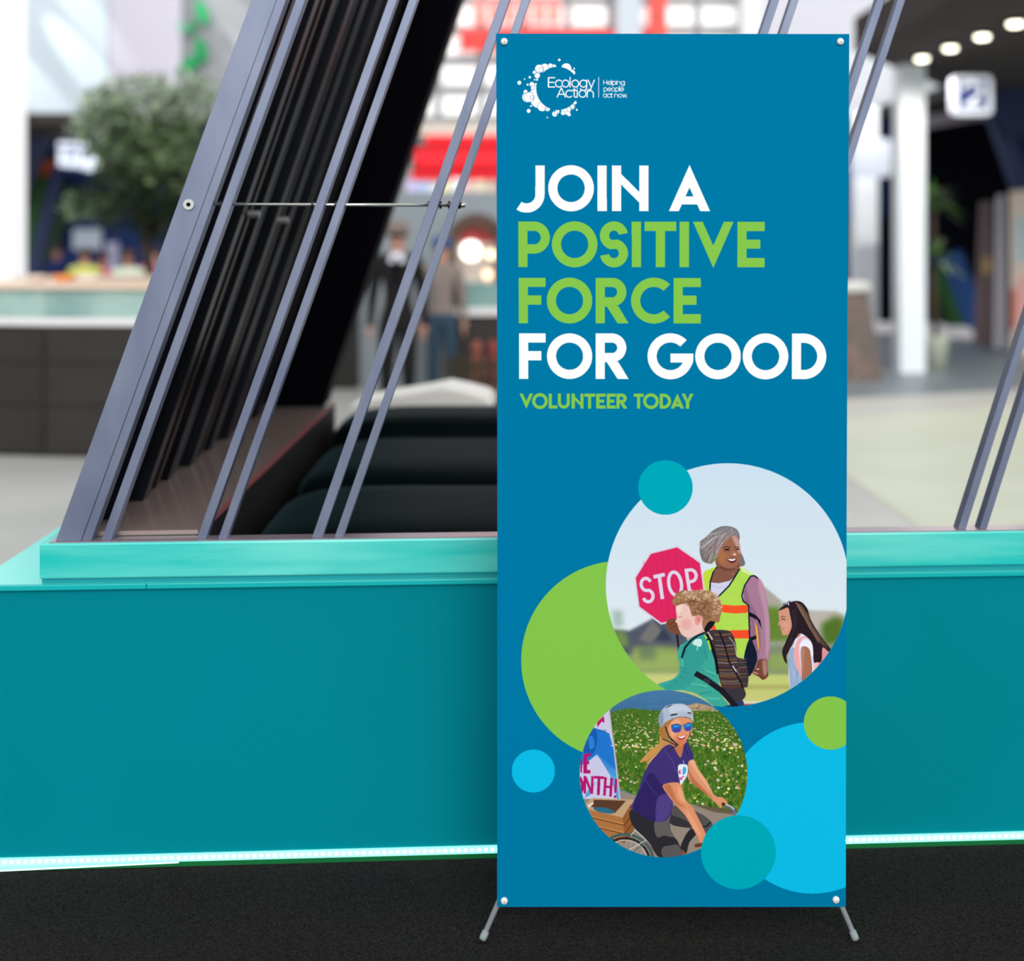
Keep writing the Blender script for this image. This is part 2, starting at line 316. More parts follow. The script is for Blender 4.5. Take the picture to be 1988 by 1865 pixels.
cloth = []
prof = [(-.76, .80), (-.6, .835), (-.42, .865), (-.32, .885), (-.22, .865), (-.12, .838), (-.09, .80)]
mesh('folded_sheet', prism([(x, 5.74, z) for x, z in prof] + [(-.09, 5.74, .702), (-.76, 5.74, .702)], [(x + .02, 6.2, z - .02) for x, z in prof] + [(-.08, 6.2, .702), (-.75, 6.2, .702)]), mat('white_sheet', (236, 232, 226), .9), smooth=False, label='white folded sheet lying behind the black bolsters', cat='sheet', bevel=.02)
mesh('low_bench', box(-.78, 1.5, 5.70, 6.4, 0, .70), mat('bench_dark', (40, 40, 44), .7), label='low dark bench carrying the white sheet and pillow', cat='bench')
mesh('white_pillow', superq((.09, 5.95, .815), (.15, .16, .112), .7, 24, 14), mat('white_sheet', (236, 232, 226)), smooth=True, label='round white pillow beside the banner edge', cat='pillow')
# ================================================================ island counter on the left
def hexring(c, r, n=8, a0=22.5): return [(c[0] + r * math.cos(math.radians(a0 + 360 * k / n)), c[1] + r * math.sin(math.radians(a0 + 360 * k / n))) for k in range(n)]
cx_, cy_ = -2.62, 9.85
# the long side faces the camera; the corner towards the left falls near the picture's left margin
CP = [(-3.33, 8.8), (-2.3, 8.74), (-1.9, 9.1), (-1.9, 10.2), (-2.3, 10.7), (-3.6, 10.7), (-4.8, 10.2), (-4.8, 9.05)]
def inset(pts, d):
    c = Vector((sum(p[0] for p in pts) / len(pts), sum(p[1] for p in pts) / len(pts)))
    return [tuple(c + (Vector(p) - c) * (1 - d)) for p in pts]
ctr = thing('island_counter', 'dark panelled island counter with a green glass band in front of the leafy tree', 'counter', (cx_, cy_, 0))
M_cpan = mat('counter_panel', (40, 35, 31), .6, var=(34, 30, 27), vscale=3)
M_cdark = mat('counter_core', (26, 24, 22), .7)
mesh('counter_core', prism_z(inset(CP, .02), 0, .93), M_cdark, ctr)
for i in range(8):
    a, b = Vector(CP[i]), Vector(CP[(i + 1) % 8]); L = (b - a).length; n = max(1, round(L / .85)); d = (b - a).normalized(); nn = Vector((d.y, -d.x))
    for k in range(n):
        for z0, z1 in ((.03, .36), (.37, .66), (.67, .915)):
            p = a + d * (L * k / n + .008); q = a + d * (L * (k + 1) / n - .008)
            mesh('counter_panel', prism_z([tuple(p), tuple(q), tuple(q - nn * .05), tuple(p - nn * .05)], z0, z1), M_cpan, ctr)
mesh('shelf_edge', prism_z(inset(CP, -.012), .93, .985), mat('shelf_white', (226, 222, 222), .5), ctr, bevel=.01)
M_glass = mat('green_glass', (156, 184, 176), .12, spec=.6, var=(104, 140, 138), vscale=2.2)
for i in range(8):
    a, b = Vector(CP[i]), Vector(CP[(i + 1) % 8]); L = (b - a).length; n = max(1, round(L / .7)); d = (b - a).normalized(); nn = Vector((d.y, -d.x))
    for k in range(n):
        p = a + d * (L * k / n + .006) - nn * .05; q = a + d * (L * (k + 1) / n - .006) - nn * .05
        mesh('glass_pane', prism_z([tuple(p), tuple(q), tuple(q - nn * .02), tuple(p - nn * .02)], .986, 1.19), M_glass, ctr)
mesh('counter_top', prism(*[[(x, y, z) for x, y in inset(CP, .0)] for z in (1.191, 1.225)]), mat('peach_top', (222, 206, 194), .4, var=(230, 196, 166), vscale=1.4), ctr, bevel=.008)
for x, c in ((133, (240, 150, 70)), (180, (236, 226, 216)), (80, (226, 206, 190))):
    q = P(x, 552, 9.4); mesh('snack_bowl', lathe([(.03, 0), (.075, .012), (.085, .05), (.07, .05)], (q[0], 9.3, 1.2265), 18), mat('bowl_%d' % x, c, .4), smooth=True, label={133: 'orange bowl on the island counter top', 180: 'white bowl on the island counter top right of the orange one', 80: 'beige bowl on the island counter top left of the orange one'}[x], cat='bowl', group='bowls on the island counter')

# ================================================================ leafy tree
def foliage(c, rad, n, size, seed, hollow=.35):
    R = random.Random(seed); V, F = [], []
    for _ in range(n):
        while True:
            p = Vector((R.uniform(-1, 1), R.uniform(-1, 1), R.uniform(-1, 1)))
            if hollow < p.length < 1: break
        p = Vector((p.x * rad[0], p.y * rad[1], p.z * rad[2])) + Vector(c)
        a = Vector((R.gauss(0, 1), R.gauss(0, 1), R.gauss(0, .6))).normalized(); b = a.cross(Vector((R.gauss(0, .5), R.gauss(0, .5), 1))).normalized(); s = size * R.uniform(.6, 1.3); nrm = a.cross(b) * s * .15
        k = len(V); V += [tuple(p - a * s), tuple(p + b * s * .42 + nrm), tuple(p + a * s), tuple(p - b * s * .42 + nrm)]; F += [(k, k + 1, k + 2), (k, k + 2, k + 3)]
    return V, F
TY = 11.6
tx = P(292, 0, TY)[0]
tree = thing('leafy_tree', 'leafy indoor tree with a rounded green crown behind the island counter', 'tree', (tx, TY, 0))
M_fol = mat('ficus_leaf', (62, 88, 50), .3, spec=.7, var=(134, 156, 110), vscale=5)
M_fol2 = mat('ficus_leaf_lit', (182, 196, 176), .3, spec=.7, var=(110, 134, 92), vscale=5)  # whitish highlights on top of the crown, put into the leaf colour
M_fol3 = mat('ficus_leaf_shaded', (30, 46, 24), .5, spec=.3)  # shade low in the crown, put into the leaf colour
mesh('pot', lathe([(.2, 0), (.27, .45), (.3, .5), (.26, .5)], (tx, TY, 0), 24), mat('tree_pot', (120, 110, 100), .7), tree, smooth=True)
tk = mesh('trunk', tube([(tx, TY, .48), (tx + .02, TY, 1.0), (tx - .04, TY, 1.5), (tx - .02, TY, 2.2), (tx - .1, TY, 2.7)], [.06, .05, .045, .035, .015], 10), mat('bark', (54, 40, 34), .9, var=(74, 54, 44), vscale=20), tree, smooth=True)
for dx, dz in ((-.5, .9), (.4, .8), (-.2, 1.1), (.55, .5)):
    mesh('branch', tube([(tx - .03, TY, 1.55), (tx + dx * .5, TY + dx * .2, 1.55 + dz * .6), (tx + dx, TY + dx * .3, 1.5 + dz)], [.025, .018, .008], 8), MATS['bark'], tk, smooth=True)
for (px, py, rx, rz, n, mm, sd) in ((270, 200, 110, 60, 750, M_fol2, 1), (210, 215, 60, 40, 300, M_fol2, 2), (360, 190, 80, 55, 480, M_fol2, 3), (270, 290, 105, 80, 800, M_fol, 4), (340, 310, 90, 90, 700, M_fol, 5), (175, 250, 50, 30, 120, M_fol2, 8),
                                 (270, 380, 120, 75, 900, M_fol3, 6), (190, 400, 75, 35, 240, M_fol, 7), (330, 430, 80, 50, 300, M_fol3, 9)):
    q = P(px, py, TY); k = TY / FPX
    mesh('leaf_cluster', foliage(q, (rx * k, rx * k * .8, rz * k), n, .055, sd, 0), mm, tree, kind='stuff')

# ================================================================ people
def person(name, label, X, Y, H, top, legs, skin, hair, sleeves=True, suit=False, face=-1, group=None, wide=1.0, cap=None, glasses=False, arm=0.0):
    t = thing(name, label, 'person', (X, Y, 0), group)
    v = {}; vs_, es, rs = [], [], []
    def J(n, x, y, z, r): v[n] = len(vs_); vs_.append((x * H, y * H, z * H)); rs.append(r * H)
    def E(*ns):
        for a, b in zip(ns[:-1], ns[1:]): es.append((v[a], v[b]))
    J('pelvis', 0, 0, .52, .075 * wide); J('waist', 0, 0, .60, .066 * wide); J('chest', 0, 0, .70, .080 * wide); J('upper', 0, 0, .785, .070 * wide); J('neck', 0, 0, .845, .030); J('jaw', 0, -.012, .885, .040); J('skull', 0, -.004, .945, .050)
    E('pelvis', 'waist', 'chest', 'upper', 'neck', 'jaw', 'skull')
    for s, n in ((-1, 'l'), (1, 'r')):
        J('sh' + n, s * .095 * wide, 0, .800, .040); J('el' + n, s * (.125 + .02 * arm), .01, .635, .030); J('wr' + n, s * (.135 + .01 * arm), -.02 - .06 * arm, .485 + .05 * arm, .019); J('ha' + n, s * .138, -.028 - .06 * arm, .445 + .05 * arm, .021)
        E('upper', 'sh' + n, 'el' + n, 'wr' + n, 'ha' + n)
        J('hi' + n, s * .048 * wide, 0, .485, .062); J('kn' + n, s * .055, -.006, .275, .042); J('an' + n, s * .060, .008, .050, .028); J('to' + n, s * .066, -.075, .020, .024)
        E('pelvis', 'hi' + n, 'kn' + n, 'an' + n, 'to' + n)
    me = bpy.data.meshes.new('body'); me.from_pydata(vs_, es, []); o = bpy.data.objects.new('body', me); COL.objects.link(o)
    sk = o.modifiers.new('skin', 'SKIN'); sub = o.modifiers.new('sub', 'SUBSURF'); sub.levels = 2
    for i, r in enumerate(rs): me.skin_vertices[0].data[i].radius = (r, r * (.75 if i in (0, 1, 2, 3) else 1))
    me.skin_vertices[0].data[0].use_root = True
    dg = bpy.context.evaluated_depsgraph_get(); me2 = bpy.data.meshes.new_from_object(o.evaluated_get(dg)); bpy.data.objects.remove(o); 
    bmx = bmesh.new(); bmx.from_mesh(me2)
    # fingers and nose grow out of the same mesh
    def bmtube(path, rad):
        g = tube(path, rad, 6); vv = [bmx.verts.new(p) for p in g[0]]
        for f in g[1]: bmx.faces.new([vv[i] for i in f])
    for s, n in ((-1, 'l'), (1, 'r')):
        hx_, hy_, hz_ = vs_[v['ha' + n]]
        for k in range(4):
            yk = hy_ + (k - 1.5) * .0095 * H; L = (.040, .048, .046, .036)[k] * H
            bmtube([(hx_, yk, hz_ - .008 * H), (hx_ + s * .002 * H, yk - .002 * H, hz_ - .008 * H - L * .55), (hx_ - s * .006 * H, yk - .004 * H, hz_ - .008 * H - L)], [.0055 * H, .005 * H, .0035 * H])
        bmtube([(hx_, hy_ - .015 * H, hz_ + .01 * H), (hx_ - s * .008 * H, hy_ - .03 * H, hz_ - .008 * H), (hx_ - s * .010 * H, hy_ - .033 * H, hz_ - .025 * H)], [.0065 * H, .0055 * H, .0035 * H])
    bmtube([(0, -.046 * H, .925 * H), (0, -.060 * H, .905 * H), (0, -.048 * H, .898 * H)], [.004 * H, .010 * H, .007 * H])
    bmesh.ops.recalc_face_normals(bmx, faces=bmx.faces); bmx.to_mesh(me2); bmx.free(); me2.name = 'body'
    ms = [mat('skin_%d_%d_%d' % skin, skin, .6), mat('cloth_%d_%d_%d' % top, top, .9), mat('cloth_%d_%d_%d' % legs, legs, .9), mat('shoe_dark', (20, 18, 18), .5), mat('shirt_white', (214, 214, 224), .8)]
    for m_ in ms: me2.materials.append(m_)
    for p in me2.polygons:
        p.use_smooth = True; c = p.center / H; ax = abs(c.x)
        if c.z > .845 or (ax > .10 and c.z < (.475 + .05 * arm)): i = 0
        elif ax > .10 and c.z < .62 and not sleeves: i = 0
        elif suit and c.y < -.02 and ax < (c.z - .70) * .20 and c.z > .70: i = 4
        elif c.z < .045: i = 3
        elif c.z < .53 and ax < .105: i = 2
        else: i = 1
        p.material_index = i
    b = bpy.data.objects.new('body', me2); COL.objects.link(b); b.parent = t; ORG[b.name] = Vector((X, Y, 0))
    b.rotation_euler = (0, 0, 0 if face < 0 else math.pi)
    sy = 1 if face < 0 else -1
    hr = superq((X, Y + sy * .010 * H, .955 * H), (.058 * H, .062 * H, .050 * H), .9, 20, 12)
    mesh('hair', hr, mat('hair_%d_%d_%d' % hair, hair, .7), t, smooth=True)
    if cap: mesh('cap', superq((X, Y + sy * .004 * H, .968 * H), (.064 * H, .072 * H, .045 * H), .9, 20, 12), mat('cap_%d_%d_%d' % cap, cap, .8), t, smooth=True)
    if glasses: mesh('dark_glasses', join(*[superq((X + s * .021 * H, Y - .050 * H, .930 * H), (.019 * H, .010 * H, .012 * H), .7, 14, 8) for s in (-1, 1)]), M_black, t, smooth=True)
    if suit: mesh('tie', hexa([(X - .012, Y - .093 * H, .69 * H), (X + .012, Y - .093 * H, .69 * H), (X + .012, Y - .08 * H, .69 * H), (X - .012, Y - .08 * H, .69 * H)], [(X - .02, Y - .070 * H, .82 * H), (X + .02, Y - .070 * H, .82 * H), (X + .02, Y - .05 * H, .82 * H), (X - .02, Y - .05 * H, .82 * H)]), M_black, t)
    return t
person('person', 'man in a black suit and dark glasses standing between the slats', P(772, 0, 10.5)[0], 10.5, 1.69, (12, 11, 14), (10, 9, 12), (176, 128, 112), (120, 104, 96), suit=True, glasses=True)
person('person', 'person in a gray jacket, jeans and blue cap beside the brown arch', P(858, 0, 11.7)[0], 11.7, 1.55, (128, 116, 110), (44, 66, 84), (190, 140, 116), (70, 54, 46), cap=(56, 84, 134))
person('person', 'child in a yellow shirt behind the island counter', P(165, 0, 15.6)[0], 15.6, 1.40, (226, 226, 120), (170, 60, 56), (196, 140, 120), (60, 46, 36), sleeves=False, wide=1.35)
person('person', 'child in a pink shirt beside the child in yellow', P(200, 0, 15.9)[0], 15.9, 1.33, (232, 96, 140), (120, 40, 40), (196, 130, 110), (90, 50, 40), sleeves=False, wide=1.1)
person('person', 'person in a pale green and white shirt beside the tree trunk', P(250, 0, 15.2)[0], 15.2, 1.38, (222, 234, 206), (90, 80, 70), (186, 128, 110), (80, 56, 46), sleeves=False, wide=1.4)
person('person', 'person in dark blue clothes left of the child in yellow', P(112, 0, 16.2)[0], 16.2, 1.46, (24, 34, 84), (20, 20, 26), (150, 104, 96), (30, 24, 24), wide=1.2)
person('person', 'person in a pink top half hidden by the broad steel blade', P(300, 0, 15.4)[0], 15.4, 1.42, (232, 120, 150), (70, 60, 60), (206, 160, 144), (54, 40, 36), wide=1.1)

# ================================================================ signs and shop fittings on the left and in the middle
M_lit = mat('lit_white', (240, 246, 255), .4, emit=1.0)
sg1 = thing('shop_sign', 'small glowing white shop sign beside the leafy tree', 'sign', P(150, 330, 18.9))
mesh('back_board', rect(104, 268, 196, 338, 18.9, .1), mat('sign_blue', (30, 60, 120), .6), sg1)
for (x0, y0, x1, y1) in ((112, 275, 140, 285), (146, 276, 166, 286), (113, 290, 121, 322), (125, 292, 142, 300), (126, 306, 143, 324), (148, 292, 158, 326), (163, 300, 171, 330), (175, 296, 181, 332), (184, 300, 191, 330)):
    mesh('light_bar', rect(x0, y0, x1, y1, 18.84, .06), M_lit, sg1)
mesh('notice_board', rect(141, 444, 196, 484, 18.93, .06), mat('notice', (196, 206, 222), .6), label='white notice board hanging on the blue shop wall', cat='notice board')
M_red = mat('red_awning', (240, 8, 32), .5, emit=.25); M_reds = mat('red_soft', (250, 60, 54), .5, emit=.3)
aw = thing('red_awning', 'broad red lit shop awning behind the slats', 'awning', P(890, 345, 15.5))
mesh('awning_board', rect(826, 262, 1290, 280, 15.5, .5), M_red, aw); mesh('awning_board', rect(806, 288, 1290, 324, 15.45, .55), M_red, aw); mesh('awning_board', rect(798, 333, 1290, 346, 15.4, .6), M_red, aw)
mesh('awning_core', rect(800, 278, 1290, 335, 15.75, .3), mat('awning_dark', (44, 34, 36), .8), aw)
mesh('awning_leg', box(P(800, 0, 15.8)[0], P(806, 0, 15.8)[0], 15.8, 15.9, 0, 2.6), mat('awning_dark', (44, 34, 36)), aw); mesh('awning_leg', box(P(1284, 0, 15.8)[0], P(1290, 0, 15.8)[0], 15.8, 15.9, 0, 2.6), mat('awning_dark', (44, 34, 36)), aw)
cols = ((206, 196, 236), (190, 206, 246), (240, 236, 240), (250, 240, 190), (236, 246, 250), (240, 200, 190), (236, 220, 190), (226, 196, 170))
nm = ('lilac', 'pale blue', 'white', 'yellow', 'ice white', 'salmon', 'cream', 'tan')
sh = mesh('wall_shelf', rect(786, 378, 1290, 386, 13.4, .25), M_gray, label='narrow gray shelf under the red awning', cat='shelf')
for k, c in enumerate(cols):
    x = 790 + k * 22; h = (28, 24, 22, 26, 32, 26, 28, 24)[k]
    mesh('gift_box', rect(x, 378 - h, x + 18, 377.6, 13.42, .16), mat('gift_%d' % k, c, .5, emit=.12), label='%s gift box on the shelf under the red awning' % nm[k], cat='box', group='gift boxes under the awning')  # faint glow added to the boxes for the shop strip's coloured lights
rs_ = thing('red_sign', 'red lit lettering sign high above the banner', 'sign', P(990, 40, 17.75))
mesh('sign_bar', rect(893, 60, 1290, 94, 17.73, .2), M_reds, rs_)
M_rl = mat('red_letter', (255, 130, 120), .4, emit=.7, ecol=(255, 120, 110))
for k in range(6):
    x = 920 + k * 29; mesh('sign_letter', prism_y(rrect(P(x, 0, 17.75)[0], P(x + 22, 0, 17.75)[0], P(0, 40, 17.75)[2], P(0, 4, 17.75)[2], .05), 17.75, 17.93), M_rl, rs_)
# brown arch with its bright counter
ar = thing('brown_arch', 'brown wooden arch over a bright counter beside the banner', 'arch', (P(925, 0, 12.2)[0], 12.2, 0))
k = 12.2 / FPX; ax_, az_ = P(925, 480, 12.2)[0], P(925, 480, 12.2)[2]
ring = [(ax_ + 62 * k * math.cos(math.radians(a)), az_ + 66 * k * math.sin(math.radians(a))) for a in range(0, 181, 9)] + [(ax_ + 40 * k * math.cos(math.radians(a)), az_ + 44 * k * math.sin(math.radians(a))) for a in range(180, -1, -9)]
mesh('arch_ring', prism_y(ring, 12.15, 12.6), mat('arch_brown', (92, 66, 52), .7, var=(64, 46, 40), vscale=8), ar)
for s in (-1, 1): mesh('arch_post', box(ax_ + s * 51 * k - 11 * k, ax_ + s * 51 * k + 11 * k, 12.15, 12.6, 0, az_), mat('post_stone', (112, 98, 92), .8, var=(70, 66, 66), vscale=6), ar)
mesh('backdrop', rect(886, 436, 964, 560, 12.65, .05), mat('arch_cream', (226, 214, 206), .6), ar)
mesh('red_poster', pane([(895, 450), (925, 440), (955, 455), (960, 470), (890, 470)], 12.6, .03), mat('poster_red', (206, 84, 90), .6), ar)
def globe(px, py, Y, r, label, c=(255, 250, 240), e=3.0):
    q = P(px, py, Y); mesh('globe_lamp', superq(q, (r, r, r), 1, 20, 12), mat('globe_%d' % px, c, .3, emit=e), smooth=True, label=label, cat='lamp', group='lamps under the arch')
globe(914, 487, 12.45, .10, 'large white globe lamp under the brown arch'); globe(954, 494, 12.4, .05, 'small yellowish lamp right of the white globe under the arch', (255, 240, 200), 2); globe(947, 533, 12.3, .05, 'small peach lamp low under the brown arch', (255, 220, 180), 2)
gc = thing('glass_counter', 'glass fronted counter standing under the brown arch', 'counter', (ax_, 11.9, 0))
mesh('counter_body', rect(888, 612, 1010, 770, 11.8, .3), mat('counter_dark', (52, 46, 44), .8), gc); mesh('glass_front', rect(888, 548, 1010, 598, 11.78, .3), M_glass, gc); mesh('counter_edge', rect(885, 598, 1010, 612, 11.75, .36), mat('shelf_white', (226, 222, 222)), gc)
for (px, c, nm_) in ((925, (150, 84, 70), 'salmon'), (958, (146, 66, 58), 'coral')):
    q = P(px, 670, 11.4); t = thing('stuffed_toy', '%s stuffed toy leaning on the glass counter' % nm_, 'toy', (q[0], 11.45, 0)); mesh('toy_body', superq((q[0], 11.5, .33), (.06, .05, .16), .9, 16, 12), mat('toy_' + nm_, c, .9), t, smooth=True); mesh('toy_head', superq((q[0], 11.48, .53), (.05, .05, .06), 1, 14, 10), mat('toy_' + nm_, c), t, smooth=True); mesh('toy_leg', superq((q[0] - .03, 11.5, .10), (.025, .035, .105), .9, 12, 8), mat('toy_' + nm_, c), t, smooth=True); mesh('toy_leg', superq((q[0] + .03, 11.5, .10), (.025, .035, .105), .9, 12, 8), mat('toy_' + nm_, c), t, smooth=True)
fe = thing('low_fence', 'low dark wooden fence in front of the glass counter', 'fence', (P(920, 0, 10.9)[0], 10.9, 0))
for j in range(11): mesh('fence_slat', rect(862 + j * 15, 694, 873 + j * 15, 812, 10.9, .03), mat('fence_wood', (56, 48, 32), .8, var=(40, 36, 26), vscale=9), fe)
mesh('fence_rail', rect(860, 706, 1026, 714, 10.94, .03), MATS['fence_wood'], fe)

# ================================================================ right side fittings
M_lamp = mat('downlight_glow', (255, 250, 225), .3, emit=6.0)
for i, (px, py) in enumerate(((1790, 117), (1845, 97), (1907, 75), (1971, 50), (1662, 268))):
    Y = (3.435 - EYE) * FPX / (HY - py); X = (px - HX) * Y / FPX
    t = thing('downlight', ('oblong ceiling light nearest the white pillars', 'second oblong ceiling light from the white pillars', 'third oblong ceiling light from the white pillars', 'oblong ceiling light cut by the right picture margin', 'small ceiling light peeping out beside the banner edge')[i], 'ceiling light', (X, Y, 3.43), 'oblong lights in the brown soffit')
    mesh('housing', lathe([(.09, .03), (.09, .07), (.08, .07)], (X, Y, 3.43), 24), mat('housing', (40, 36, 34), .6), t)
    d_ = bpy.data.lights.new('downlight_lamp', 'SPOT'); d_.energy = 60; d_.spot_size = math.radians(168); d_.spot_blend = .5; d_.shadow_soft_size = .1; d_.color = (1, .96, .88); lo = bpy.data.objects.new('downlight_lamp', d_); COL.objects.link(lo); lo.location = (X, Y, 3.41)
    mesh('lens', lathe([(.05, 0), (.062, .008), (.066, .03)], (X, Y, 3.43), 24), M_lamp, t, smooth=True)
def number_sign(px, py, s, Y, label, digit):
    x, _, z = P(px, py, Y); r = s * Y / FPX / 2
    t = thing('number_sign', label, 'sign', (x, Y, z - r), 'hanging number signs')
    mesh('sign_box', prism_y(rrect(x - r, x + r, z - r, z + r, r * .28), Y, Y + .12), mat('sign_white', (206, 210, 222), .4, emit=.3), t)
    mesh('hanger', box(x - .012, x + .012, Y + .05, Y + .07, z + r, 3.5), mat('housing', (40, 36, 34)), t)
    h = r * .74
    if digit:
        mesh('blue_square', prism_y([(x - h * .95, z - h), (x + h * .95, z - h), (x + h * .95, z + h), (x - h * .95, z + h)], Y - .006, Y), mat('sign_square', (0, 36, 110), .4), t)
        w = h * .42; out = []
        pth = [(-.62, .42), (-.5, .68), (-.2, .82), (.2, .80), (.5, .58), (.52, .25), (.3, -.08), (-.1, -.42), (-.45, -.72)]
        segs = []
        for (a, b), (c, d) in zip(pth[:-1], pth[1:]):
            dv = Vector((c - a, d - b)).normalized(); nn = Vector((-dv.y, dv.x)) * .16; e = dv * .06
            segs.append(prism_y([(x + h * (a - e.x + nn.x), z + h * (b - e.y + nn.y)), (x + h * (c + e.x + nn.x), z + h * (d + e.y + nn.y)), (x + h * (c + e.x - nn.x), z + h * (d + e.y - nn.y)), (x + h * (a - e.x - nn.x), z + h * (b - e.y - nn.y))], Y - .012 - .0004 * len(segs), Y - .006))
        mesh('digit', join(*segs, prism_y([(x - h * .66, z - h * .86), (x + h * .6, z - h * .86), (x + h * .6, z - h * .56), (x - h * .56, z - h * .56)], Y - .0165, Y - .006)), mat('sign_white', (246, 248, 255)), t, label='white number 2')
number_sign(1888.5, 184.5, 77, 13.0, 'hanging white lit sign reading 2 on a blue square', True)
number_sign(1694, 306, 74, 19.4, 'blank looking white lit sign half behind the far white pillar', False)
# palm
pY = 14.6; px_ = P(1812, 0, pY)[0]
palm = thing('potted_palm', 'spiky green palm in a cream pot beside the near white pillar', 'palm', (px_, pY, 0))
mesh('pot', lathe([(.11, 0), (.145, .34), (.16, .37), (.13, .37)], (px_ + .03, pY, 0), 24), mat('cream_pot', (196, 200, 182), .6), palm, smooth=True)
mesh('trunk', tube([(px_ + .03, pY, .33), (px_ + .01, pY, .9), (px_, pY, 1.85)], [.035, .03, .025], 10), mat('palm_bark', (74, 62, 44), .9), palm, smooth=True)
R = random.Random(5)
for (zc, n, Lm) in ((1.85, 26, .52), (1.25, 20, .42)):
    for j in range(n):
        a = R.uniform(0, 2 * math.pi); e = R.uniform(-.35, 1.25); L = Lm * R.uniform(.75, 1.15); d = Vector((math.cos(a) * math.cos(e), math.sin(a) * math.cos(e), math.sin(e))); s = d.cross(Vector((0, 0, 1))).normalized() * .034
        c = Vector((px_, pY, zc)); m1 = c + d * L * .5 + Vector((0, 0, .03)); tip = c + d * L - Vector((0, 0, .10))
        mesh('frond', ([tuple(c - s * .4), tuple(c + s * .4), tuple(m1 + s), tuple(m1 - s), tuple(tip)], [(0, 1, 2, 3), (3, 2, 4)]), (mat('palm_green', (74, 112, 44), .5), mat('palm_pale', (128, 150, 104), .5), mat('palm_dark', (36, 66, 26), .6))[j % 3], palm)
# barrel planter at the banner's edge
bx_ = P(1628, 0, 13.6)[0]
ba = thing('barrel_planter', 'weathered brown barrel with a pale lid beside the banner edge', 'barrel', (bx_, 13.6, 0))
M_st = mat('stave', (98, 90, 86), .8, var=(124, 104, 96), vscale=5)
for j in range(20):
    a0, a1 = 2 * math.pi * (j + .04) / 20, 2 * math.pi * (j + .96) / 20
    q = lambda r, a, z: (bx_ + r * math.cos(a), 13.6 + r * math.sin(a), z)
    mesh('stave', hexa([q(.46, a0, 0), q(.46, a1, 0), q(.40, a1, 0), q(.40, a0, 0)], [q(.31, a0, .95), q(.31, a1, .95), q(.26, a1, .95), q(.26, a0, .95)]), M_st, ba)
mesh('barrel_core', lathe([(.43, .01), (.28, .94)], (bx_, 13.6, 0), 24), mat('umber_board', (34, 28, 30)), ba); mesh('lid', lathe([(.33, .952), (.35, .97), (.35, 1.02), (.30, 1.05)], (bx_, 13.6, 0), 28), mat('pale_lid', (206, 204, 200), .6), ba, smooth=False)
# display boards at the right margin
def board(name, pts, Y, c, label, extra=()):
    t = thing(name, label, 'display board', (P(sum(p[0] for p in pts) / len(pts), 0, Y)[0], Y, 0), 'display boards at the right')
    mesh('panel', pane(pts, Y, .05), mat('bd_%d_%d_%d' % c, c, .7), t)
    for p2, c2 in extra: mesh('print', pane(p2, Y - .006, .005), mat('bd_%d_%d_%d' % c2, c2, .7), t)
board('display_board', [(1905, 392), (1930, 390), (1930, 672), (1892, 668)], 17.0, (116, 98, 100), 'mauve brown upright display board with a yellow spot', [([(1908, 500), (1924, 500), (1924, 530), (1908, 530)], (196, 160, 110))])
board('display_board', [(1938, 380), (1950, 378), (1957, 655), (1972, 660), (1972, 682), (1932, 676)], 16.4, (196, 194, 204), 'white L shaped display stand between the two printed boards')
board('display_board', [(1962, 372), (2060, 360), (2060, 720), (1966, 690)], 16.0, (214, 196, 184), 'beige and pink printed display board at the right margin', [([(1964, 560), (1972, 560), (1972, 640), (1964, 640)], (196, 80, 60)), ([(1976, 540), (2040, 530), (2040, 620), (1976, 620)], (230, 168, 160)), ([(1972, 420), (2040, 416), (2040, 500), (1972, 510)], (176, 196, 200))])
# ---------------------------------------------------------------- banner print (flat artwork, drawn by code)
PS = 2.0                                   # print pixels per photograph pixel
PW, PH = int(690 * PS), int(1700 * PS)
import numpy as np
art = np.zeros((PH, PW, 3), np.float32)
rng = np.random.default_rng(7)
_clip = None

def warp(p):
    x, y = p
    t = (y - 65.0) / 1695.0
    xl = 963 + 2 * t; xr = 1649 - 7 * t
    return ((x - xl) / (xr - xl) * PW, t * PH)

def put(mask, x0, y0, col, a=1.0):
    h, w = mask.shape
    m = mask.astype(np.float32) * a
    if _clip is not None:
        m = m * _clip[y0:y0 + h, x0:x0 + w]
    reg = art[y0:y0 + h, x0:x0 + w]
    c = np.asarray(col, np.float32) / 255.0
    reg += (c - reg) * m[..., None]

def boxblur(m, r):
    r = int(r)
    if r < 1: return m
    for ax in (0, 1):
        for _ in range(2):
            c = np.cumsum(np.concatenate([np.zeros_like(np.take(m, [0], ax)), m], ax), ax)
            n = m.shape[ax]
            i = np.arange(n)
            hi = np.minimum(i + r + 1, n); lo = np.maximum(i - r, 0)
            m = (np.take(c, hi, ax) - np.take(c, lo, ax)) / (2 * r + 1)
    return m

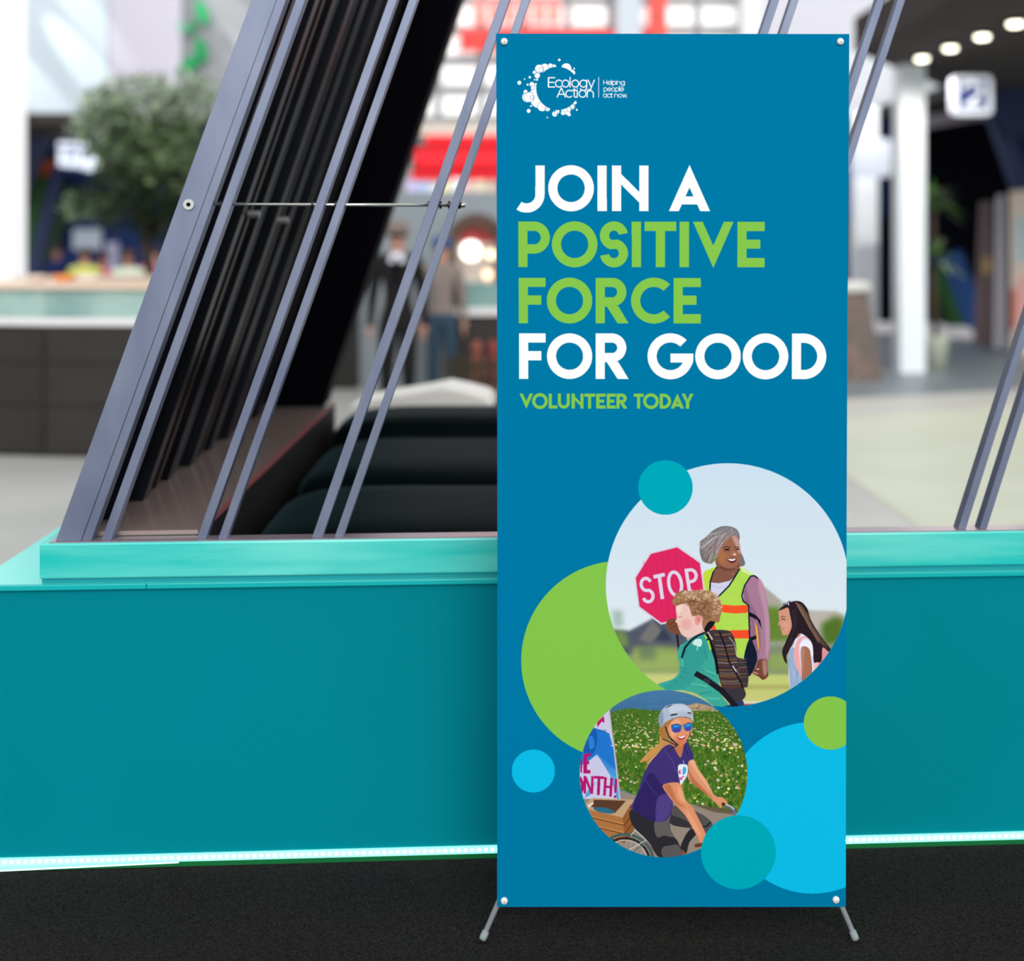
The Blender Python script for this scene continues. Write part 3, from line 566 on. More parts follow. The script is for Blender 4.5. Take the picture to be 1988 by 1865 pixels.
def poly(pts, col, a=1.0, blur=0, grad=None, holes=()):
    """pts in photograph pixels; grad = (colour at top, colour at bottom) replaces col"""
    P = np.array([warp(p) for p in pts]); rings = [P] + [np.array([warp(p) for p in h]) for h in holes]
    b = int(blur * PS)
    x0 = max(0, int(P[:, 0].min()) - 2 * b - 1); x1 = min(PW, int(P[:, 0].max()) + 2 * b + 2)
    y0 = max(0, int(P[:, 1].min()) - 2 * b - 1); y1 = min(PH, int(P[:, 1].max()) + 2 * b + 2)
    if x1 <= x0 or y1 <= y0: return
    X = np.arange(x0, x1)[None, :] + .5; Y = np.arange(y0, y1)[:, None] + .5
    m = np.zeros((y1 - y0, x1 - x0), bool)
    for R in rings:
        Q = np.roll(R, -1, 0)
        for (ax, ay), (bx, by) in zip(R, Q):
            if ay == by: continue
            lo, hi = (ay, by) if ay < by else (by, ay)
            ya = max(0, int(np.ceil(lo - .5)) - y0); yb = min(y1 - y0, int(np.ceil(hi - .5)) - y0)
            if yb <= ya: continue
            ys = Y[ya:yb]
            xi = ax + (ys - ay) * (bx - ax) / (by - ay)
            m[ya:yb] ^= X < xi
    m = m.astype(np.float32)
    if b: m = boxblur(m, b)
    if grad:
        t = np.linspace(0, 1, y1 - y0, dtype=np.float32)[:, None, None]
        c = np.asarray(grad[0], np.float32) * (1 - t) + np.asarray(grad[1], np.float32) * t
        put(m, x0, y0, np.broadcast_to(c, m.shape + (3,)), a)
    else:
        put(m, x0, y0, col, a)

def spl(pts, n=6):
    P = [np.array(p, float) for p in pts]; N = len(P); out = []
    for i in range(N):
        a, b, c, d = P[i - 1], P[i], P[(i + 1) % N], P[(i + 2) % N]
        for k in range(n):
            t = k / n
            out.append(tuple(.5 * (2 * b + (c - a) * t + (2 * a - 5 * b + 4 * c - d) * t * t + (3 * b - a - 3 * c + d) * t ** 3)))
    return out

def ell(cx, cy, rx, ry=None, n=72):
    ry = rx if ry is None else ry
    return [(cx + rx * math.cos(2 * math.pi * i / n), cy + ry * math.sin(2 * math.pi * i / n)) for i in range(n)]

def arc(cx, cy, ro, ri, a0, a1, n=40):
    A = [math.radians(a0 + (a1 - a0) * i / n) for i in range(n + 1)]
    return [(cx + ro * math.cos(t), cy - ro * math.sin(t)) for t in A] + [(cx + ri * math.cos(t), cy - ri * math.sin(t)) for t in reversed(A)]

def stroke(pts, w, col, a=1.0, cap=False):
    for i, ((x0, y0), (x1, y1)) in enumerate(zip(pts[:-1], pts[1:])):
        L = math.hypot(x1 - x0, y1 - y0) or 1e-6
        nx, ny = -(y1 - y0) / L * w / 2, (x1 - x0) / L * w / 2
        poly([(x0 + nx, y0 + ny), (x1 + nx, y1 + ny), (x1 - nx, y1 - ny), (x0 - nx, y0 - ny)], col, a)
        if i or cap: poly(ell(x0, y0, w / 2, n=14), col, a)
    if cap: poly(ell(*pts[-1], w / 2, n=14), col, a)

def zz(ox, oy, s):
    """picks points up in the pixels of an enlarged view of the artwork"""
    return lambda *v: [(ox + v[i] / s, oy + v[i + 1] / s) for i in range(0, len(v), 2)]

BLUE = (0, 121, 166); LIME = (134, 199, 76); TEAL = (0, 170, 186); CYAN = (13, 190, 233); WHITE = (255, 255, 255)
poly([(900, 0), (1700, 0), (1700, 1800), (900, 1800)], BLUE)
# bubbles
poly(ell(1205, 1278, 194), LIME)
poly(ell(1578, 1566, 168), CYAN)
poly(ell(1613, 1400, 52), LIME)
poly(ell(1035, 1494, 42), CYAN)

# ---- lettering
def glyph(ch, x0, x1, t, b, w, col):
    H = b - t; R = lambda *q: poly([(q[0], q[1]), (q[2], q[1]), (q[2], q[3]), (q[0], q[3])], col)
    if ch in 'IEFTL':
        if ch == 'I': R(x0, t, x1, b)
        if ch in 'EFL': R(x0, t, x0 + w, b)
        if ch in 'EF':
            R(x0, t, x1, t + w); R(x0, t + H * .39, x0 + (x1 - x0) * .84, t + H * .39 + w)
        if ch in 'EL': R(x0, b - w, x1, b)
        if ch == 'T':
            m = (x0 + x1) / 2; R(x0, t, x1, t + w); R(m - w / 2, t, m + w / 2, b)
    elif ch == 'O':
        r = (x1 - x0) / 2; c = ((x0 + x1) / 2, (t + b) / 2); poly(ell(*c, r), col, holes=[ell(*c, r - w)])
    elif ch == 'C':
        r = H / 2 * 1.01; poly(arc(x0 + r, (t + b) / 2, r, r - w, 45, 315), col)
    elif ch == 'G':
        r = H / 2 * 1.01; cx = x0 + r; cy = (t + b) / 2
        poly(arc(cx, cy, r, r - w, 45, 360), col)
        poly([(cx, cy - w * .3), (cx + r, cy - w * .3), (cx + r * .99, cy + w * .67), (cx, cy + w * .67)], col)
        poly([(cx + r - w * 1.0, cy + w * .6), (cx + r * .99, cy + w * .6), (cx + r * .92, cy + w * 1.0), (cx + r * .5, cy + w * .68)], col)
    elif ch == 'N':
        R(x0, t, x0 + w, b); R(x1 - w, t, x1, b)
        poly([(x0, t - H * .015), (x0, t + H * .22), (x1, b + H * .015), (x1, b - H * .22)], col)
        poly([(x0, t - H * .015), (x0 + w, t + H * .2), (x0 + w, b), (x0, b)], col)
        poly([(x1, b + H * .015), (x1 - w, b - H * .2), (x1 - w, t), (x1, t)], col)
    elif ch == 'A':
        m = (x0 + x1) / 2; hw = (x1 - x0) / 2; k = hw / H
        y2 = b - H * .15; y1 = y2 - H * .175
        ap = t + w * 1.115 / k * .5 * 1.6
        s = w * 1.08
        ap = b - (hw - s) / k
        poly([(m, t - H * .015), (x1, b), (x1 - s, b), (m, ap), (x0 + s, b), (x0, b)], col)
        poly([(m - (y1 - t) * k, y1), (m + (y1 - t) * k, y1), (m + (y2 - t) * k - 1, y2), (m - (y2 - t) * k + 1, y2)], col)
    elif ch == 'V':
        m = (x0 + x1) / 2; hw = (x1 - x0) / 2; k = hw / H; s = w * 1.05
        poly([(x0, t), (x0 + s, t), (m, t + (hw - s) / k), (x1 - s, t), (x1, t), (m, b + H * .015)], col)
    elif ch == 'Y':
        m = (x0 + x1) / 2; s = w * 1.15; ym = t + H * .58
        poly([(x0, t), (x0 + s, t), (m, ym - H * .17), (x1 - s, t), (x1, t), (m + w / 2, ym), (m + w / 2, b), (m - w / 2, b), (m - w / 2, ym)], col)
    elif ch in 'PR':
        r = H * (.352 if ch == 'P' else .315); xc = x1 - r if ch == 'P' else x1 - r - H * .05
        R(x0, t, x0 + w, b); R(x0, t, xc, t + w); R(x0, t + 2 * r - w, xc, t + 2 * r)
        poly(arc(xc, t + r, r, r - w, -90, 90), col)
        if ch == 'R':
            poly([(x0 + w * .98, t + H * .56), (x1 - w * 1.2, b), (x1, b), (x1 - w * 1.1, t + H * .63), (x0 + w * .98, t + H * .5)], col)
            poly([(x0 + w * .95, t + H * .555), (x1 - w * 1.2, b), (x0 + w * .95, t + H * .58)], BLUE, 0)
    elif ch == 'D':
        r = H / 2; R(x0, t, x0 + w, b); R(x0, t, x1 - r, t + w); R(x0, b - w, x1 - r, b)
        poly(arc(x1 - r, t + r, r, r - w, -90, 90), col)
    elif ch == 'U':
        r = (x1 - x0) / 2; R(x0, t, x0 + w, b - r); R(x1 - w, t, x1, b - r)
        poly(arc(x0 + r, b - r, r * 1.0, r - w, 180, 360), col)
    elif ch == 'J':
        R(x1 - w, t, x1, b - H * .36); r = H * .4
        poly(arc(x1 - r, b - r + H * .035, r, r - w, -124, 4), col)
    elif ch == 'S':
        m = (x0 + x1) / 2; r = (x1 - x0) / 2 * .97; c1 = t + r - H * .005; c2 = b - r + H * .005
        poly(arc(m, c1, r, r - w, 10, 258), col); poly(arc(m, c2, r, r - w, 78, -170), col)
        q = r - w / 2
        e1 = (m + q * math.cos(math.radians(250)), c1 - q * math.sin(math.radians(250))); e2 = (m + q * math.cos(math.radians(70)), c2 - q * math.sin(math.radians(70)))
        stroke([e1, e2], w * .98, col)

Z8 = lambda v: 980 + v / 2.967
Y8 = lambda v: 290 + v / 2.967
def line(items, t, b, w, col):
    for ch, a, c in items:
        glyph(ch, Z8(a), Z8(c), Y8(t), Y8(b), w / 2.967, col)
line([('J', 66, 228), ('O', 249, 513), ('I', 533, 587), ('N', 617, 828), ('A', 945, 1183)], 85, 346, 53, WHITE)
line([('P', 76, 258), ('O', 270, 533), ('S', 545, 712), ('I', 731, 785), ('T', 806, 987), ('I', 1007, 1061), ('V', 1084, 1318), ('E', 1340, 1498)], 406, 667, 53, LIME)
line([('F', 78, 234), ('O', 240, 503), ('R', 523, 713), ('C', 727, 950), ('E', 972, 1129)], 728, 989, 53, LIME)
line([('F', 79, 234), ('O', 241, 503), ('R', 523, 713), ('G', 822, 1085), ('O', 1097, 1360), ('O', 1371, 1635), ('D', 1656, 1855)], 1047, 1309, 53, WHITE)
line([('V', 82, 160), ('O', 155, 246), ('L', 251, 301), ('U', 304, 373), ('N', 384, 452), ('T', 456, 519), ('E', 526, 580), ('E', 587, 638), ('R', 643, 706),
      ('T', 742, 800), ('O', 797, 887), ('D', 892, 958), ('A', 955, 1033), ('Y', 1018, 1088)], 1393, 1479, 18, LIME)

# ---- the bubble ring logo
L7 = zz(960, 60, 5.847)
def dot(x, y, r, col=WHITE):
    (p,) = L7(x, y); poly(ell(p[0], p[1], r / 5.847, n=40), col)
def ringl(x, y, r, w=4):
    (p,) = L7(x, y); poly(ell(p[0], p[1], r / 5.847, n=40), BLUE, holes=[ell(p[0], p[1], (r - w) / 5.847, n=40)])
for d in ((506, 425, 47), (570, 420, 52), (634, 390, 25), (672, 405, 30), (815, 420, 57), (882, 468, 33), (453, 465, 20), (487, 500, 33), (483, 548, 13), (455, 548, 9),
          (424, 600, 27), (445, 640, 33), (470, 600, 14), (372, 744, 58), (352, 683, 22), (440, 700, 40), (510, 760, 108), (540, 850, 52), (601, 873, 29), (683, 932, 30),
          (712, 905, 25), (777, 922, 24), (810, 885, 55), (846, 938, 20), (880, 850, 33), (912, 805, 20)):
    dot(*d)
dot(716, 645, 244, BLUE)
for r in ((506, 425, 50), (634, 390, 29), (530, 440, 30), (483, 500, 36), (430, 640, 28), (470, 600, 18), (390, 744, 62), (352, 683, 26), (424, 748, 24), (540, 850, 56), (601, 873, 33),
          (695, 920, 22), (777, 922, 28), (846, 880, 30), (880, 850, 30), (455, 465, 25)):
    ringl(*r)
dot(716, 645, 240, BLUE)
for d in ((281, 582, 22), (341, 541, 8), (400, 520, 14), (375, 604, 12), (735, 325, 14), (904, 422, 10), (413, 844, 11), (387, 899, 22), (599, 973, 8), (934, 886, 11)):
    dot(*d)

def thin(ch, x, base, xh, w, ppx):
    """one light sans letter; x, base, xh in enlarged pixels; returns its advance"""
    def S(pts): stroke([p for q in pts for p in L7(*q)], w / 5.847, WHITE, cap=True)
    def A(cx, cy, r, a0, a1, n=18):
        S([(cx + r * math.cos(math.radians(a0 + (a1 - a0) * i / n)), cy - r * math.sin(math.radians(a0 + (a1 - a0) * i / n))) for i in range(n + 1)])
    r = xh / 2; cap = base - xh * 1.36; cy = base - r
    if ch == 'E': S([(x + xh * .9, cap), (x, cap), (x, base), (x + xh * .92, base)]); S([(x, (cap + base) / 2), (x + xh * .8, (cap + base) / 2)]); return xh * 1.02
    if ch == 'A': S([(x, base), (x + xh * .62, cap), (x + xh * 1.22, base)]); S([(x + xh * .25, base - xh * .42), (x + xh * .98, base - xh * .42)]); return xh * 1.27
    if ch == 'H': S([(x, cap), (x, base)]); S([(x + xh, cap), (x + xh, base)]); S([(x, (cap + base) / 2), (x + xh, (cap + base) / 2)]); return xh * 1.25
    if ch == 'c': A(x + r, cy, r, 48, 312); return xh * .96
    if ch == 'o': A(x + r, cy, r, 0, 360, 26); return xh * 1.18
    if ch == 'e': A(x + r, cy, r, 0, 318, 22); S([(x, cy), (x + 2 * r, cy)]); return xh * 1.14
    if ch == 'l': S([(x, base - xh * 1.4), (x, base)]); return xh * .24
    if ch == 'i': S([(x, base - xh), (x, base)]); S([(x, base - xh * 1.3), (x, base - xh * 1.32)]); return xh * .25
    if ch == 't': S([(x + xh * .25, base - xh * 1.25), (x + xh * .25, base - xh * .15), (x + xh * .38, base), (x + xh * .56, base)]); S([(x, base - xh), (x + xh * .55, base - xh)]); return xh * .72
    if ch == 'n': S([(x, base - xh), (x, base)]); A(x + r * .9, cy + 0 * r, r * .9, 170, 0); S([(x + r * 1.8, cy), (x + r * 1.8, base)]); return xh * 1.15
    if ch == 'p': S([(x, base - xh), (x, base + xh * .42)]); A(x + r, cy, r, 0, 360, 26); return xh * 1.2
    if ch == 'a': A(x + r * .92, cy, r, 0, 360, 26); S([(x + xh * .95, base - xh), (x + xh * .95, base)]); return xh * 1.18
    if ch == 'g': A(x + r, cy, r, 0, 360, 26); S([(x + xh, base - xh), (x + xh, base)]); A(x + r, base - 0 * r, r * 1.0, 0, -150, 12); return xh * 1.2
    if ch == 'y': S([(x, base - xh), (x + xh * .45, base)]); S([(x + xh * .9, base - xh), (x + xh * .32, base + xh * .4), (x + xh * .02, base + xh * .38)]); return xh * 1.0
    if ch == 'w': S([(x, base - xh), (x + xh * .32, base), (x + xh * .6, base - xh * .9), (x + xh * .9, base), (x + xh * 1.2, base - xh)]); return xh * 1.3
    if ch == '.': S([(x, base), (x + .5, base)]); return xh * .2
    return xh * .5
def thintext(s, x, base, xh, w):
    for ch in s: x += thin(ch, x, base, xh, w, 1)
thintext('Ecology', 612, 630, 78, 12); thintext('Action', 710, 744, 78, 12)
thintext('Helping', 1238, 602, 38, 6.5); thintext('people', 1240, 675, 38, 6.5); thintext('act now.', 1236, 745, 38, 6.5)
poly(L7(1181, 517, 1187, 517, 1187, 747, 1181, 747), WHITE)

def clip_circle(cx, cy, r):
    global _clip
    (ax, ay) = warp((cx, cy)); k = PW / 681.0
    Y, X = np.mgrid[0:PH, 0:PW].astype(np.float32)
    _clip = np.clip(r * k + .5 - np.sqrt((X - ax) ** 2 + ((Y - ay) * k / (PH / 1695.0)) ** 2), 0, 1).astype(np.float32)

def speck(n, box, cols, r0, r1, squash=.6, inside=None, persp=False):
    for _ in range(n):
        x = rng.uniform(box[0], box[2]); y = rng.uniform(box[1], box[3])
        if inside is not None and not inside(x, y): continue
        r = rng.uniform(r0, r1) * ((.45 + 1.1 * (y - box[1]) / (box[3] - box[1])) if persp else 1)
        poly(ell(x, y, r, r * squash, n=7), cols[rng.integers(len(cols))], rng.uniform(.6, 1))

# ---- upper photograph: crossing guard and two children
clip_circle(1412.5, 1131, 237)
A = zz(1160, 880, 3.73); W3 = zz(1290, 1000, 8.475); B4 = zz(1280, 1130, 7.46); G5 = zz(1480, 1140, 8.477)
poly([(1170, 890), (1660, 890), (1660, 1230), (1170, 1230)], None, grad=((206, 226, 241), (226, 236, 242)))
poly([(1170, 1245), (1660, 1245), (1660, 1375), (1170, 1375)], None, grad=((150, 165, 120), (196, 206, 118)), blur=3)
poly([(1170, 1235), (1660, 1235), (1660, 1300), (1170, 1300)], (128, 142, 112), blur=6)
poly(A(100, 1260, 230, 1270, 420, 1170, 640, 1290, 680, 1440, 100, 1440), (84, 90, 104), blur=3)
poly(A(300, 1330, 400, 1190, 470, 1280, 380, 1360), (120, 118, 116), blur=3); poly(A(420, 1340, 480, 1240, 540, 1340), (58, 66, 84), blur=3)
poly(A(100, 1120, 180, 1120, 190, 1230, 120, 1250), (150, 178, 160), .7, blur=5); poly(A(110, 1270, 200, 1270, 230, 1380, 150, 1390), (120, 150, 80), .9, blur=5)
poly(A(250, 1390, 420, 1380, 600, 1390, 600, 1560, 250, 1560), (160, 182, 96), .85, blur=6); poly(A(300, 1370, 420, 1370, 420, 1480, 300, 1480), (92, 112, 96), .6, blur=6)
poly(A(1200, 960, 1330, 1060, 1560, 1130, 1790, 1150, 1790, 1420, 1200, 1420), (168, 172, 160), blur=4)
poly(A(1200, 940, 1340, 1060, 1200, 1090), (176, 168, 160), blur=2); poly(A(1530, 1125, 1740, 1125, 1790, 1180, 1790, 1260, 1530, 1260), (190, 182, 172), blur=3)
poly(A(1200, 1090, 1330, 1100, 1400, 1340, 1200, 1350), (104, 134, 52), blur=5); poly(A(1620, 1220, 1720, 1160, 1790, 1180, 1790, 1370, 1640, 1370), (84, 116, 44), blur=6)
poly(A(1230, 1370, 1790, 1370, 1790, 1580, 1230, 1580), (132, 142, 116), blur=5); poly(A(1240, 1440, 1420, 1430, 1420, 1560, 1240, 1560), (146, 168, 92), .9, blur=5)
poly(A(1040, 1590, 1700, 1590, 1700, 1830, 1040, 1830), None, grad=((196, 206, 120), (206, 204, 126)), blur=3); poly(A(1050, 1665, 1700, 1665, 1700, 1690, 1050, 1690), (166, 164, 92), .8, blur=3)
poly(A(1050, 1780, 1500, 1780, 1500, 1802, 1050, 1802), (224, 220, 196), blur=1.5); poly(A(1050, 1802, 1300, 1802, 1300, 1840, 1050, 1840), (176, 40, 52), blur=1)
poly(A(340, 1585, 620, 1585, 620, 1760, 340, 1760), (206, 208, 130), blur=4)
# guard: sleeve, arm, hand
poly(spl(A(1050, 900, 1090, 868, 1140, 866, 1185, 905, 1220, 990, 1238, 1110, 1250, 1240, 1248, 1400, 1240, 1478, 1205, 1490, 1160, 1475, 1172, 1380, 1168, 1250, 1140, 1180, 1090, 1150, 1060, 1040)), (172, 124, 150))
poly(spl(A(1170, 890, 1205, 940, 1230, 1080, 1246, 1240, 1244, 1400, 1222, 1470, 1218, 1300, 1205, 1120, 1170, 980)), (196, 152, 174), .8, blur=1.5)
poly(spl(A(1060, 960, 1080, 950, 1100, 1060, 1150, 1180, 1165, 1260, 1140, 1230, 1080, 1150)), (142, 98, 128), .8, blur=1.5)
poly(spl(A(1110, 1340, 1170, 1310, 1172, 1470, 1150, 1520, 1100, 1500)), (164, 116, 148))
poly(spl(A(1165, 1480, 1225, 1480, 1235, 1560, 1236, 1600, 1200, 1626, 1170, 1605, 1128, 1580, 1120, 1565, 1150, 1525)), (122, 72, 58)); poly(spl(A(1195, 1490, 1225, 1490, 1230, 1570, 1205, 1590)), (188, 140, 130), .8, blur=1)
stroke(A(1130, 1570, 1160, 1580), 2.2, (214, 150, 140), cap=True); stroke(A(1152, 1545, 1172, 1548), 1.6, (232, 230, 236)); stroke(A(1170, 1600, 1200, 1612), 1, (88, 46, 38))
poly(spl(A(1075, 1000, 1110, 1060, 1165, 1180, 1180, 1400, 1110, 1420, 1085, 1200)), (150, 106, 138))
# guard: hair behind, neck, shirt, vest
hair = spl(W3(600, 380, 690, 310, 800, 210, 930, 145, 1060, 140, 1170, 175, 1225, 240, 1240, 330, 1230, 420, 1260, 560, 1310, 680, 1330, 760, 1290, 800, 1230, 790, 1190, 700, 880, 740, 850, 700, 760, 755, 640, 725, 590, 620, 580, 500))
poly(hair, (122, 114, 116))
poly(spl(W3(860, 690, 1200, 720, 1250, 860, 1170, 960, 1000, 1080, 780, 1080, 770, 950, 860, 850)), (136, 88, 72)); poly(spl(W3(900, 800, 1150, 820, 1110, 870, 960, 860)), (104, 62, 50), .7, blur=1)
poly(W3(760, 1070, 900, 1080, 1105, 1035, 1080, 1140, 900, 1320, 760, 1200), (214, 212, 238)); stroke(W3(790, 1110, 860, 1160, 980, 1150), .8, (176, 174, 208))
poly(spl(W3(640, 920, 760, 840, 880, 800, 800, 900, 755, 1060, 752, 1200, 690, 1190, 660, 1180)), (196, 222, 66))
poly(W3(1240, 810, 1330, 840, 1470, 930, 1400, 990, 1310, 1140, 1275, 1290, 1300, 1380, 1385, 1440, 1400, 1860, 1400, 2160, 1380, 2300, 1320, 2450, 1220, 2560, 1080, 2610, 840, 2610, 700, 2200, 800, 1780, 930, 1500, 890, 1310, 1060, 1150), (178, 222, 84))
poly(W3(1250, 800, 1340, 850, 1480, 930, 1430, 950, 1280, 890), (232, 242, 200), .8, blur=1)
for k in range(16):
    x, y = rng.uniform(930, 1350), rng.uniform(1100, 2450)
    poly(spl(W3(x, y, x + 90, y + 14, x + 180, y + 6, x + 100, y + 40)), ((206, 232, 90), (150, 216, 72))[k % 2], .45, blur=1.5)
poly(W3(930, 1428, 1160, 1450, 1378, 1438, 1368, 1570, 1150, 1580, 950, 1560), (250, 84, 42)); poly(W3(660, 1850, 830, 1770, 850, 1850), (250, 84, 42)); poly(W3(1000, 1862, 1390, 1850, 1400, 1990, 1060, 1995), (250, 80, 44))
stroke(W3(875, 805, 800, 905, 752, 1060, 750, 1210), 3, (28, 36, 58)); stroke(W3(1240, 840, 1150, 990, 1060, 1130, 880, 1310), 3.2, (28, 36, 58)); stroke(W3(1540, 1000, 1480, 955, 1420, 965, 1320, 1120, 1275, 1280, 1300, 1380, 1385, 1440, 1400, 1860, 1405, 2160, 1380, 2300), 3, (28, 36, 58))
poly(A(1098, 1130, 1140, 1150, 1180, 1190, 1192, 1260, 1160, 1190, 1098, 1160), (20, 24, 38)); poly(A(1100, 1320, 1160, 1295, 1165, 1320, 1110, 1345), (20, 24, 38)); poly(spl(A(1098, 1330, 1130, 1360, 1158, 1470, 1110, 1590, 1080, 1580, 1060, 1470)), (22, 30, 52))
poly(A(1140, 1190, 1158, 1250, 1172, 1380, 1168, 1420, 1150, 1300), (244, 180, 30))
# guard: face
poly(spl(W3(900, 420, 960, 330, 1080, 290, 1190, 310, 1230, 400, 1250, 520, 1258, 600, 1240, 680, 1200, 770, 1120, 835, 1020, 830, 920, 770, 870, 660, 860, 560)), (158, 104, 80))
poly(spl(W3(1110, 300, 1195, 320, 1235, 440, 1258, 600, 1215, 560, 1170, 450)), (206, 168, 166), .85, blur=1.5); poly(spl(W3(880, 560, 1000, 560, 1040, 640, 990, 760, 900, 730)), (186, 118, 74), .6, blur=3)
poly(spl(W3(800, 470, 850, 470, 860, 560, 850, 610, 815, 590)), (168, 100, 72)); poly(ell(*W3(842, 615)[0], 1.6, n=12), (214, 186, 170))
poly(spl(W3(900, 440, 960, 345, 1090, 290, 1210, 300, 1230, 250, 1170, 185, 1050, 150, 920, 170, 800, 250, 720, 360, 800, 470, 860, 480)), (134, 128, 132))
for k in range(150):
    t = rng.uniform(0, 1); a0 = W3(1150 - 330 * t, 170 + 120 * t + rng.uniform(-20, 60))[0]; u_ = rng.uniform(0, 1); e = W3(570 + 230 * u_ + rng.uniform(-20, 20), 400 + 340 * min(1, u_ * 1.6) + rng.uniform(-30, 30))[0]
    m = ((a0[0] + e[0]) / 2 + rng.uniform(-2, 2), (a0[1] + e[1]) / 2 - rng.uniform(1, 9))
    stroke([a0, m, e], rng.uniform(.5, 1.1), ((186, 182, 182), (92, 84, 88), (150, 140, 140), (124, 86, 84), (206, 204, 206))[k % 5], .7)
for k in range(12): stroke(W3(rng.uniform(820, 870), 560 + k * 10, rng.uniform(740, 860), 730), .8, (116, 134, 60), .6)
stroke(W3(960, 500, 1020, 475, 1090, 495), 1.6, (58, 36, 36)); stroke(W3(1150, 490, 1190, 476, 1230, 500), 1.6, (58, 36, 36))
poly(spl(W3(980, 530, 1030, 508, 1075, 528, 1030, 545)), (44, 28, 28)); poly(spl(W3(1160, 520, 1200, 505, 1235, 518, 1200, 532)), (50, 34, 36)); stroke(W3(970, 560, 1030, 572, 1080, 560), 1, (112, 70, 64), .6)
poly(spl(W3(1070, 610, 1110, 570, 1140, 540, 1185, 590, 1180, 630, 1120, 640)), (174, 112, 88)); poly(ell(*W3(1155, 605)[0], 2.6, n=16), (236, 214, 208), .9, blur=.5); stroke(W3(1075, 625, 1120, 645, 1180, 632), .8, (92, 50, 42))
poly(spl(W3(1030, 680, 1100, 675, 1180, 668, 1170, 720, 1120, 750, 1060, 725)), (96, 40, 46)); poly(spl(W3(1040, 682, 1110, 684, 1172, 676, 1150, 702, 1100, 712)), (250, 248, 248)); stroke(W3(1020, 660, 1000, 700, 1020, 740), .8, (112, 66, 52), .7)
stroke(W3(1120, 925, 1130, 930), 1, (240, 230, 220), cap=True)
# stop sign
sg = A(380, 700, 580, 650, 752, 770, 778, 970, 640, 1180, 460, 1224, 294, 1100, 265, 882)
poly(sg, (218, 212, 226)); c0 = A(521, 937)[0]
poly([(c0[0] + (x - c0[0]) * .955, c0[1] + (y - c0[1]) * .955) for x, y in sg], (226, 42, 98))
for k in range(9): stroke([(c0[0] - 50 + 12 * k, c0[1] - 62 + 3 * abs(k - 5)), (c0[0] - 38 + 12 * k, c0[1] + 60 - 5 * abs(k - 4))], 4, (206, 30, 90), .22)
SW = (226, 216, 236)
def wob(cx, cy, rx, ry, a0, a1, rot=-9, n=18):
    out = []
    for i in range(n + 1):
        a = math.radians(a0 + (a1 - a0) * i / n); x, y = rx * math.cos(a), -ry * math.sin(a); r = math.radians(rot)
        out += [cx + x * math.cos(r) - y * math.sin(r), cy + x * math.sin(r) + y * math.cos(r)]
    return A(*out)
stroke(wob(352, 932, 36, 44, 20, 268) + wob(366, 1016, 36, 42, 82, -165), 6.3, SW)
stroke(A(405, 878, 487, 860), 7, SW); stroke(A(447, 870, 470, 1038), 7, SW)
stroke(wob(562, 927, 46, 86, 0, 366), 6.3, SW)
stroke(A(641, 818, 668, 990), 6.5, SW); stroke(A(636, 834, 668, 826) + wob(678, 868, 36, 42, 75, -100) + A(652, 922), 6.3, SW)
poly(A(563, 1260, 582, 1270, 598, 1420, 584, 1420), (40, 34, 40))
poly(spl(A(497, 1215, 520, 1185, 560, 1178, 590, 1190, 600, 1290, 560, 1290, 520, 1270)), (126, 76, 54)); stroke(A(520, 1225, 560, 1205, 575, 1215), 1, (80, 42, 30)); stroke(A(530, 1250, 560, 1235, 580, 1240), 1, (80, 42, 30))
# boy
poly(spl(B4(400, 640, 620, 600, 700, 700, 560, 780, 420, 830)), (226, 182, 168))
poly(spl(B4(250, 300, 420, 260, 520, 420, 620, 460, 640, 620, 560, 720, 420, 770, 330, 730, 290, 660, 270, 610, 262, 560, 232, 545, 255, 470)), (240, 200, 190))
poly(spl(B4(330, 520, 430, 500, 470, 590, 400, 660, 320, 620)), (234, 164, 160), .7, blur=3); poly(spl(B4(250, 300, 330, 290, 300, 420, 262, 460)), (250, 222, 214), .8, blur=2)
stroke(B4(262, 432, 300, 425, 340, 420), .9, (190, 140, 120), .7); stroke(B4(268, 470, 300, 475, 332, 464), 1.1, (130, 86, 76), .8); stroke(B4(268, 604, 290, 612, 306, 606), 1, (206, 110, 110)); stroke(B4(244, 560, 262, 566), .8, (206, 130, 120))
poly(spl(B4(515, 480, 560, 440, 615, 460, 610, 530, 560, 590, 520, 575)), (236, 158, 148)); poly(spl(B4(540, 490, 580, 470, 590, 520, 560, 550)), (214, 120, 116), .7, blur=1)
poly(spl(B4(185, 255, 240, 140, 350, 80, 470, 100, 600, 80, 740, 100, 860, 200, 905, 340, 880, 480, 860, 545, 760, 560, 690, 640, 640, 650, 620, 560, 625, 480, 560, 440, 480, 460, 440, 350, 400, 270, 310, 290, 240, 310)), (160, 116, 82))
for k in range(420):
    a = rng.uniform(0, 2 * math.pi); q = math.sqrt(rng.uniform(0, 1)); x = 560 + 350 * q * math.cos(a); y = 300 + 230 * q * math.sin(a)
    if x < 470 and y > 300: continue
    if x < 640 and y > 440: continue
    if x < 400 and y > 270: continue
    top = y < 220 or x > 780
    cols = ((222, 190, 156), (196, 156, 118), (238, 214, 188), (170, 128, 92)) if top else ((112, 78, 56), (92, 62, 48), (150, 108, 76), (184, 142, 106))
    (p,) = B4(x, y); r = rng.uniform(1.6, 3.4); t0 = rng.uniform(0, 360)
    poly(arc(p[0], p[1], r, r - 1.1, t0, t0 + 220, n=9), cols[rng.integers(4)], .85)
poly(spl(B4(0, 1440, 200, 1370, 290, 1260, 290, 1120, 265, 1060, 290, 900, 400, 830, 520, 740, 640, 720, 720, 780, 800, 1000, 850, 1300, 900, 1600, 1010, 1760, 900, 1800, 780, 1760, 560, 1600, 330, 1540, 60, 1540, -60, 1500)), (64, 170, 152))
